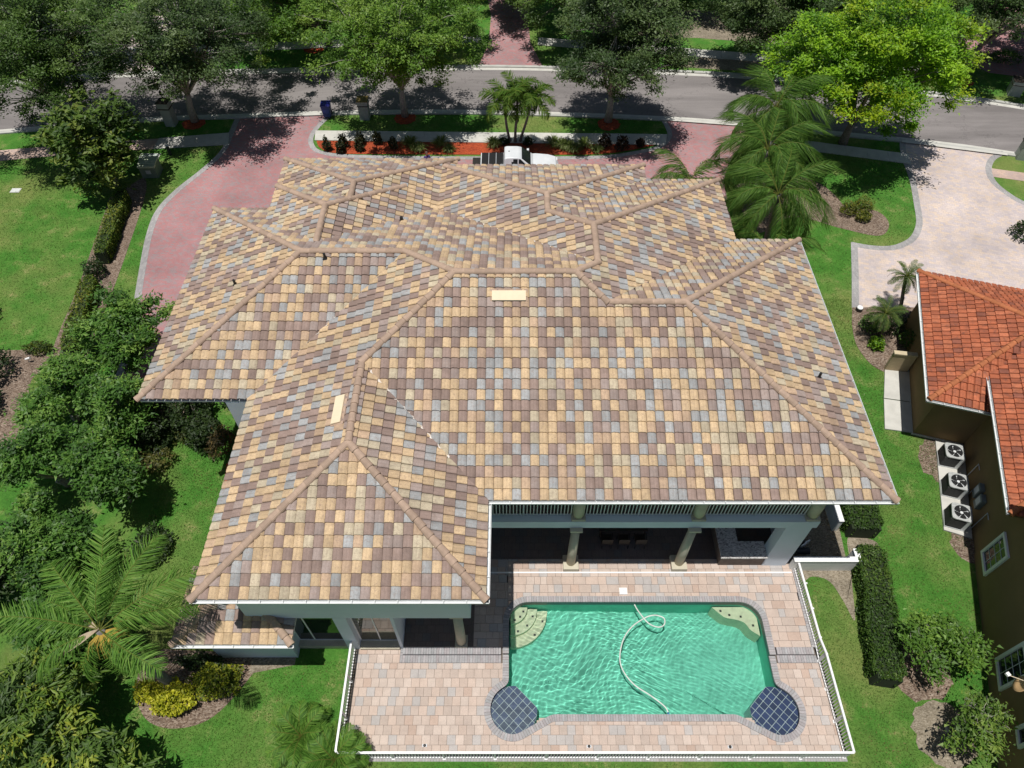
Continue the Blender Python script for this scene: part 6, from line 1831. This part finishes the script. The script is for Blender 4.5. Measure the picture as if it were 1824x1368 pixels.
mb = MB(); mb.box(-2.24, -2.12, T0+.1, T1-.1, 0.46, 0.62); mb.build('rear_bumper', M['rail'], tk, bevel=0.03)
mb = MB(); mb.lathe([(0.05, 0), (0.03, 0.03), (0.01, 0.05)], (-0.2, 42.15, 1.9), 10); mb.build('antenna', M['black'], tk)

# ------------------------------------------------------------------ person
ps = thing('person', 'person in a purple shirt standing on the driveway behind the roof edge', 'person', (-5.82, 42.25, 0))
def person(root, loc):
    V = [(0, 0, 0.95), (0, 0, 1.12), (0, -0.01, 1.30), (0, 0.0, 1.44), (0, 0.01, 1.52), (0, -0.01, 1.60), (0, -0.02, 1.68), (0, -0.01, 1.75),   # 0-7 spine, neck, head
         (-0.17, 0.0, 1.42), (-0.23, 0.02, 1.16), (-0.22, -0.08, 0.93), (-0.22, -0.11, 0.84),                                           # 8-11 arm
         (0.17, 0.0, 1.42), (0.24, 0.02, 1.16), (0.21, -0.12, 0.97), (0.20, -0.17, 0.90),                                                # 12-15
         (-0.10, 0, 0.90), (-0.11, -0.01, 0.50), (-0.12, 0.02, 0.09), (-0.12, -0.14, 0.04),                                                    # 16-19 leg
         (0.10, 0, 0.90), (0.11, -0.02, 0.50), (0.12, 0.0, 0.09), (0.13, -0.16, 0.04)]
    E_ = [(0, 1), (1, 2), (2, 3), (3, 4), (4, 5), (5, 6), (6, 7), (3, 8), (8, 9), (9, 10), (10, 11), (3, 12), (12, 13), (13, 14), (14, 15), (0, 16), (16, 17), (17, 18), (18, 19), (0, 20), (20, 21), (21, 22), (22, 23)]
    Rd = [(.16, .12), (.15, .11), (.17, .12), (.12, .10), (.055, .055), (.075, .09), (.085, .105), (.06, .075), (.075, .07), (.05, .05), (.038, .038), (.045, .025), (.075, .07), (.05, .05), (.038, .038), (.045, .025), (.095, .10), (.065, .065), (.045, .05), (.045, .035), (.095, .10), (.065, .065), (.045, .05), (.045, .035)]
    me = bpy.data.meshes.new('body'); me.from_pydata([(x, y, z) for x, y, z in V], E_, [])
    o = link('body', me, None, root, True)
    o.modifiers.new('skin', 'SKIN')
    if not me.skin_vertices: 
        bm = bmesh.new(); bm.from_mesh(me); bm.verts.layers.skin.verify(); bm.to_mesh(me); bm.free()
    for sv, r in zip(me.skin_vertices[0].data, Rd): sv.radius = r
    me.skin_vertices[0].data[0].use_root = True
    s = o.modifiers.new('sub', 'SUBSURF'); s.levels = 2; s.render_levels = 2
    m, nt, b = new_mat('person_clothes')
    tc = nd(nt, 'ShaderNodeTexCoord'); sp = nd(nt, 'ShaderNodeSeparateXYZ'); nt.links.new(tc.outputs['Object'], sp.inputs[0])
    rp_ = ramp(nt, sp.outputs['Z'], [(0.0, (0.02, 0.02, 0.02)), (0.07, (0.06, 0.06, 0.07)), (0.93, (0.06, 0.06, 0.07))])
    rp_.color_ramp.interpolation = 'CONSTANT'
    e1 = rp_.color_ramp.elements.new(0.94); e1.color = (0.055, 0.03, 0.16, 1)
    mz = nd(nt, 'ShaderNodeMath', operation='GREATER_THAN'); mz.inputs[1].default_value = 1.50; nt.links.new(sp.outputs['Z'], mz.inputs[0])
    c = mix(nt, rp_.outputs[0], (0.30, 0.17, 0.11), mz.outputs[0])
    nt.links.new(c, b.inputs['Base Color']); b.inputs['Roughness'].default_value = 0.8
    me.materials.append(m)
    hb = MB(); hb.lathe([(0.092, 0), (0.095, 0.04), (0.075, 0.09), (0.03, 0.115)], (0, 0.0, 1.70), 14); hb.build('hair', plain('brown_hair', (0.10, 0.06, 0.045), 0.8), root, smooth=True, local=True)
    fb = MB(); fb.tube([(0, -0.11, 1.66), (0, -0.135, 1.645)], [0.018, 0.014], 6); fb.build('nose', plain('skin_tone', (0.33, 0.19, 0.13), 0.7), root, smooth=True, local=True)
    for sx in (-1, 1):
        hd = MB(); x, y, z = (0.20*sx if sx > 0 else -0.22), (-0.17 if sx > 0 else -0.11), (0.90 if sx > 0 else 0.84)
        for k in range(4): hd.tube([(x-.03+.02*k, y, z), (x-.03+.02*k, y-.02, z-.05), (x-.03+.02*k, y-.01, z-.085+.006*abs(k-1.5))], [.010, .009, .007], 6)
        hd.tube([(x-.035*sx, y, z+.01), (x-.055*sx, y-.03, z-.02), (x-.05*sx, y-.04, z-.045)], [.011, .010, .008], 6)
        hd.build('fingers', plain('hand_skin', (0.33, 0.19, 0.13), 0.7), root, smooth=True, local=True)
person(ps, None)
ps.rotation_euler = (0, 0, 0.4)

# ------------------------------------------------------------------ street things
blue = plain('blue_bin_plastic', (0.012, 0.016, 0.20), 0.45, var=0.1)
bn = thing('wheeled_bin', 'dark blue wheeled bin standing at the kerb', 'bin', (-14.0, 49.45, 0.1), rz=0.05)
mb = MB(); v = [(-.27, -.32, 0.08), (.27, -.32, 0.08), (.27, .30, 0.08), (-.27, .30, 0.08), (-.34, -.40, 1.0), (.34, -.40, 1.0), (.34, .38, 1.0), (-.34, .38, 1.0)]
mb.v = v; mb.f = [(0,3,2,1), (0,1,5,4), (1,2,6,5), (2,3,7,6), (3,0,4,7), (4,5,6,7)]; mb.m = [0]*6
mb.build('body', blue, bn, local=True, bevel=0.03)
mb = MB(); mb.box(-.36, .36, -.43, .40, 1.0, 1.06); mb.box(-.31, .31, -.36, .33, 1.06, 1.09); mb.build('lid', blue, bn, local=True, bevel=0.02)
mb = MB(); mb.tube([(-.30, .46, 0.98), (.30, .46, 0.98)], 0.02, 8); mb.build('handle', blue, bn, local=True)
for sx in (-1, 1):
    mb = MB(); mb.tube([(sx*.26, .30, 0.13), (sx*.32, .30, 0.13)], 0.13, 14); mb.build('wheel', M['black'], bn, local=True)
mb = MB(); mb.box(-.22, .22, -.385, -.345, 0.45, 0.75); mb.build('front_panel', plain('blue_bin_badge', (0.02, 0.03, 0.28), 0.4), bn, local=True)
def pillar(label, x, y, h, planter, rz=0.0, w=0.36, mat=None, name='mailbox_pillar'):
    t = thing(name, label, 'mailbox pillar', (x, y, 0), rz=rz)
    mt = plain('pillar_stucco', (0.33, 0.36, 0.33), 0.9, var=0.08)
    mb = MB(); mb.box(-w, w, -w, w, 0, h*0.72); mb.build('shaft', mt, t, local=True)
    mb = MB(); mb.box(-w-.05, w+.05, -w-.05, w+.05, h*0.72, h*0.76); mb.build('band', M['dark_wood'], t, local=True)
    mb = MB(); mb.box(-w-.03, w+.03, -w-.03, w+.03, h*0.76, h*0.97); mb.build('box_head', mt, t, local=True)
    mb = MB(); mb.box(-w-.06, w+.06, -w-.06, w+.06, h*0.97, h); mb.build('cap', plain('mossy_cap' if planter else 'dark_cap', (0.22, 0.16, 0.05) if planter else (0.035, 0.025, 0.018), 0.9, var=0.4, scale=6), t, local=True)
    return t
p1_ = pillar('grey stucco mailbox pillar with dark cap and lantern beside the street oak', -25.6, 48.5, 1.9, False, -0.05)
mb = MB(); mb.tube([(0, 0.1, 1.9), (0, 0.12, 2.25)], 0.02, 6); mb.box(-.07, .07, .05, .19, 2.25, 2.5); mb.lathe([(0.11, 0), (0.02, 0.12)], (0, .12, 2.5), 8); mb.build('lantern', M['black'], p1_, local=True)
pillar('grey stucco mailbox pillar with mossy cap between the bin and the oak', -11.15, 49.35, 1.55, True)
pillar('brown capped stone pillar on the far sidewalk in tree shade', 39.6, 52.8, 1.2, False, -0.3, 0.45)
pillar('grey stucco mailbox pillar at the pale driveway mouth', 36.4, 44.2, 1.7, False, -0.25)
gb = plain('pale_green_box', (0.42, 0.47, 0.34), 0.7, var=0.08)
tr_ = thing('utility_box', 'pale green electrical utility box beside the magnolia', 'utility box', (-25.1, 42.3, 0), rz=0.03)
mb = MB(); mb.box(-.55, .55, -.52, .52, 0, 0.95); mb.build('cabinet', plain('dark_green_box', (0.16, 0.20, 0.15), 0.7), tr_, local=True)
mb = MB(); mb.box(-.60, .60, -.30, .58, 0.95, 1.05); mb.box(-.60, .60, -.60, -.30, 0.86, 1.0); mb.build('lid', gb, tr_, local=True, bevel=0.02)
mb = MB(); mb.box(-.16, .16, -.53, -.515, 0.35, 0.62); mb.build('warning_label', plain('label_grey', (0.45, 0.46, 0.45), 0.6), tr_, local=True)
def cover(label, x, y, rx, ry, c, n=4):
    t = thing('utility_cover', label, 'cover', (x, y, 0))
    mb = MB(); mb.box(x-rx*1.15, x+rx*1.15, y-ry*1.2, y+ry*1.2, 0, 0.02); mb.build('frame', M['concrete'], t)
    mb = MB(); mb.box(x-rx, x+rx, y-ry, y+ry, 0.02, 0.035); mb.build('plate', plain('cover_plate', c, 0.8, var=0.1), t, bevel=0.01)
cover('pale rectangular utility cover beside the pink walk', -26.0, 44.3, 0.62, 0.34, (0.45, 0.50, 0.46))
cover('small pale utility cover alone in the left lawn', -33.9, 40.4, 0.28, 0.2, (0.55, 0.57, 0.55))
bo = thing('marker_post', 'short dark marker post with pale top by the utility cover', 'post', (-24.55, 44.55, 0))
mb = MB(); mb.tube([(-24.55, 44.55, 0), (-24.55, 44.55, 0.75)], 0.11, 12); mb.build('post', plain('dark_post', (0.02, 0.03, 0.03), 0.6), bo)
mb = MB(); mb.lathe([(0.12, 0), (0.11, 0.06), (0.03, 0.09)], (-24.55, 44.55, 0.75), 12); mb.build('cap', M['rail'], bo)
gl_ = thing('garden_light', 'small white garden spotlight beside the low clipped shrub', 'light', (-26.5, 25.1, 0))
mb = MB(); mb.tube([(-26.5, 25.1, 0), (-26.5, 25.1, 0.25)], 0.02, 6); mb.build('stake', M['white'], gl_)
mb = MB(); mb.tube([(-26.62, 25.1, 0.27), (-26.36, 25.15, 0.33)], [0.05, 0.07], 10); mb.build('head', M['white'], gl_)
hr = thing('hose_reel', 'white and dark round garden hose reel at the driveway corner', 'hose reel', (20.25, 29.05, 0))
mb = MB(); mb.lathe([(0.18, 0), (0.2, 0.1), (0.17, 0.22)], (20.25, 29.05, 0.02), 14); mb.build('drum', M['black'], hr)
mb = MB(); mb.lathe([(0.17, 0), (0.16, 0.04)], (20.25, 29.05, 0.24), 14); mb.build('cover', M['white'], hr)
for i, (x, y) in enumerate([(-3.35, 5.95), (2.95, 5.92), (8.35, 5.90)]):
    d = thing('deck_light', 'small dark round light on the pavers along the pool fence', 'light', (x, y, 0), 'deck lights along the fence')
    mb = MB(); mb.lathe([(0.05, 0), (0.055, 0.05), (0.03, 0.07)], (x, y, 0), 10); mb.build('housing', M['black'], d)
    mb = MB(); mb.box(x-.09, x+.09, y-.05, y+.05, 0.0, 0.02); mb.build('base', M['rail'], d)
bt_ = thing('blue_bucket', 'small blue bucket hung beside the balcony corner column', 'bucket', (12.45, 14.4, 0))
mb = MB(); mb.lathe([(0.12, 0), (0.16, 0.35)], (14.5, 16.4, 0.02), 14); mb.build('pail', plain('bucket_blue', (0.01, 0.03, 0.30), 0.5), bt_)
bt_['label'] = 'small blue bucket inside the pump yard by the white wall'

# ------------------------------------------------------------------ grass blades over the lawns in view
def in_poly(X, Y, poly):
    inside = np.zeros(len(X), bool); n = len(poly)
    for i in range(n):
        x1, y1 = poly[i][0], poly[i][1]; x2, y2 = poly[(i+1) % n][0], poly[(i+1) % n][1]
        if y1 == y2: continue
        c = ((y1 > Y) != (y2 > Y)) & (X < (x2-x1)*(Y-y1)/(y2-y1)+x1)
        inside ^= c
    return inside
def blades(name, rects, dens, h, seed):
    rng = np.random.default_rng(seed); PX, PY = [], []
    for (a, b, c, d) in rects:
        n = int((b-a)*(d-c)*dens); PX.append(rng.uniform(a, b, n)); PY.append(rng.uniform(c, d, n))
    X, Y = np.concatenate(PX), np.concatenate(PY)
    ok = np.ones(len(X), bool)
    for poly in HARD:
        xs = [p[0] for p in poly]; ys = [p[1] for p in poly]
        bb = (X > min(xs)) & (X < max(xs)) & (Y > min(ys)) & (Y < max(ys)) & ok
        if bb.any():
            ii = np.where(bb)[0]; ok[ii[in_poly(X[ii], Y[ii], poly)]] = False
    X, Y = X[ok], Y[ok]; n = len(X)
    pat = np.sin(X*1.3+1.7*np.sin(Y*0.9))*np.sin(Y*1.1+1.3*np.sin(X*0.7))
    a = rng.uniform(0, 2*PI, n); w = rng.uniform(0.012, 0.022, n); H = h*rng.uniform(0.5, 1.3, n)*(1+0.15*pat)
    ln = rng.normal(0, 0.5, (n, 2))*H[:, None]
    V = np.empty((n, 3, 3), dtype=np.float32)
    V[:, 0] = np.column_stack([X-np.cos(a)*w, Y-np.sin(a)*w, np.zeros(n)])
    V[:, 1] = np.column_stack([X+np.cos(a)*w, Y+np.sin(a)*w, np.zeros(n)])
    V[:, 2] = np.column_stack([X+ln[:, 0], Y+ln[:, 1], H])
    F = np.arange(n*3, dtype=np.int32).reshape(n, 3)
    t = np.clip(0.42+0.18*pat+rng.normal(0, 0.2, n), 0, 1)
    col = pal_mix([(0.060, 0.145, 0.023), (0.100, 0.205, 0.037), (0.20, 0.265, 0.078)], t, rng, n)
    dry = rng.random(n) < np.clip(0.06+0.8*np.clip(np.sin(X*0.9+2+np.sin(Y*0.7))*np.sin(Y*1.15+1+np.sin(X*1.3))-0.45, 0, 1), 0, 1)
    col[dry] = np.array([0.27, 0.21, 0.09])
    o = link(name, np_mesh(name, V.reshape(-1, 3), F, M["leaf"], np.repeat(col, 3, axis=0)))
    tag(o, 'short green lawn grass growing around the house and pool', 'grass', kind='stuff')
HARD += [[(-6.7, 5.35), (12.8, 5.35), (12.8, 13.7), (-6.7, 13.7)], [(-12.1, 9.1), (12.4, 9.1), (12.4, 33), (-12.1, 33)], [nw(0, 0, 0), nw(2.3, 0, 0), nw(2.3, -25, 0), nw(14, -25, 0), nw(14, 9, 0), nw(0, 9, 0)]]
blades('grass', [(-20, 20, 3.5, 14), (-17, -12, 14, 21), (12, 22, 14, 30)], 330, 0.055, 900)
blades('grass', [(-36, -12, 17, 47), (13, 30, 28, 46), (-15, 12, 47, 50)], 110, 0.07, 901)
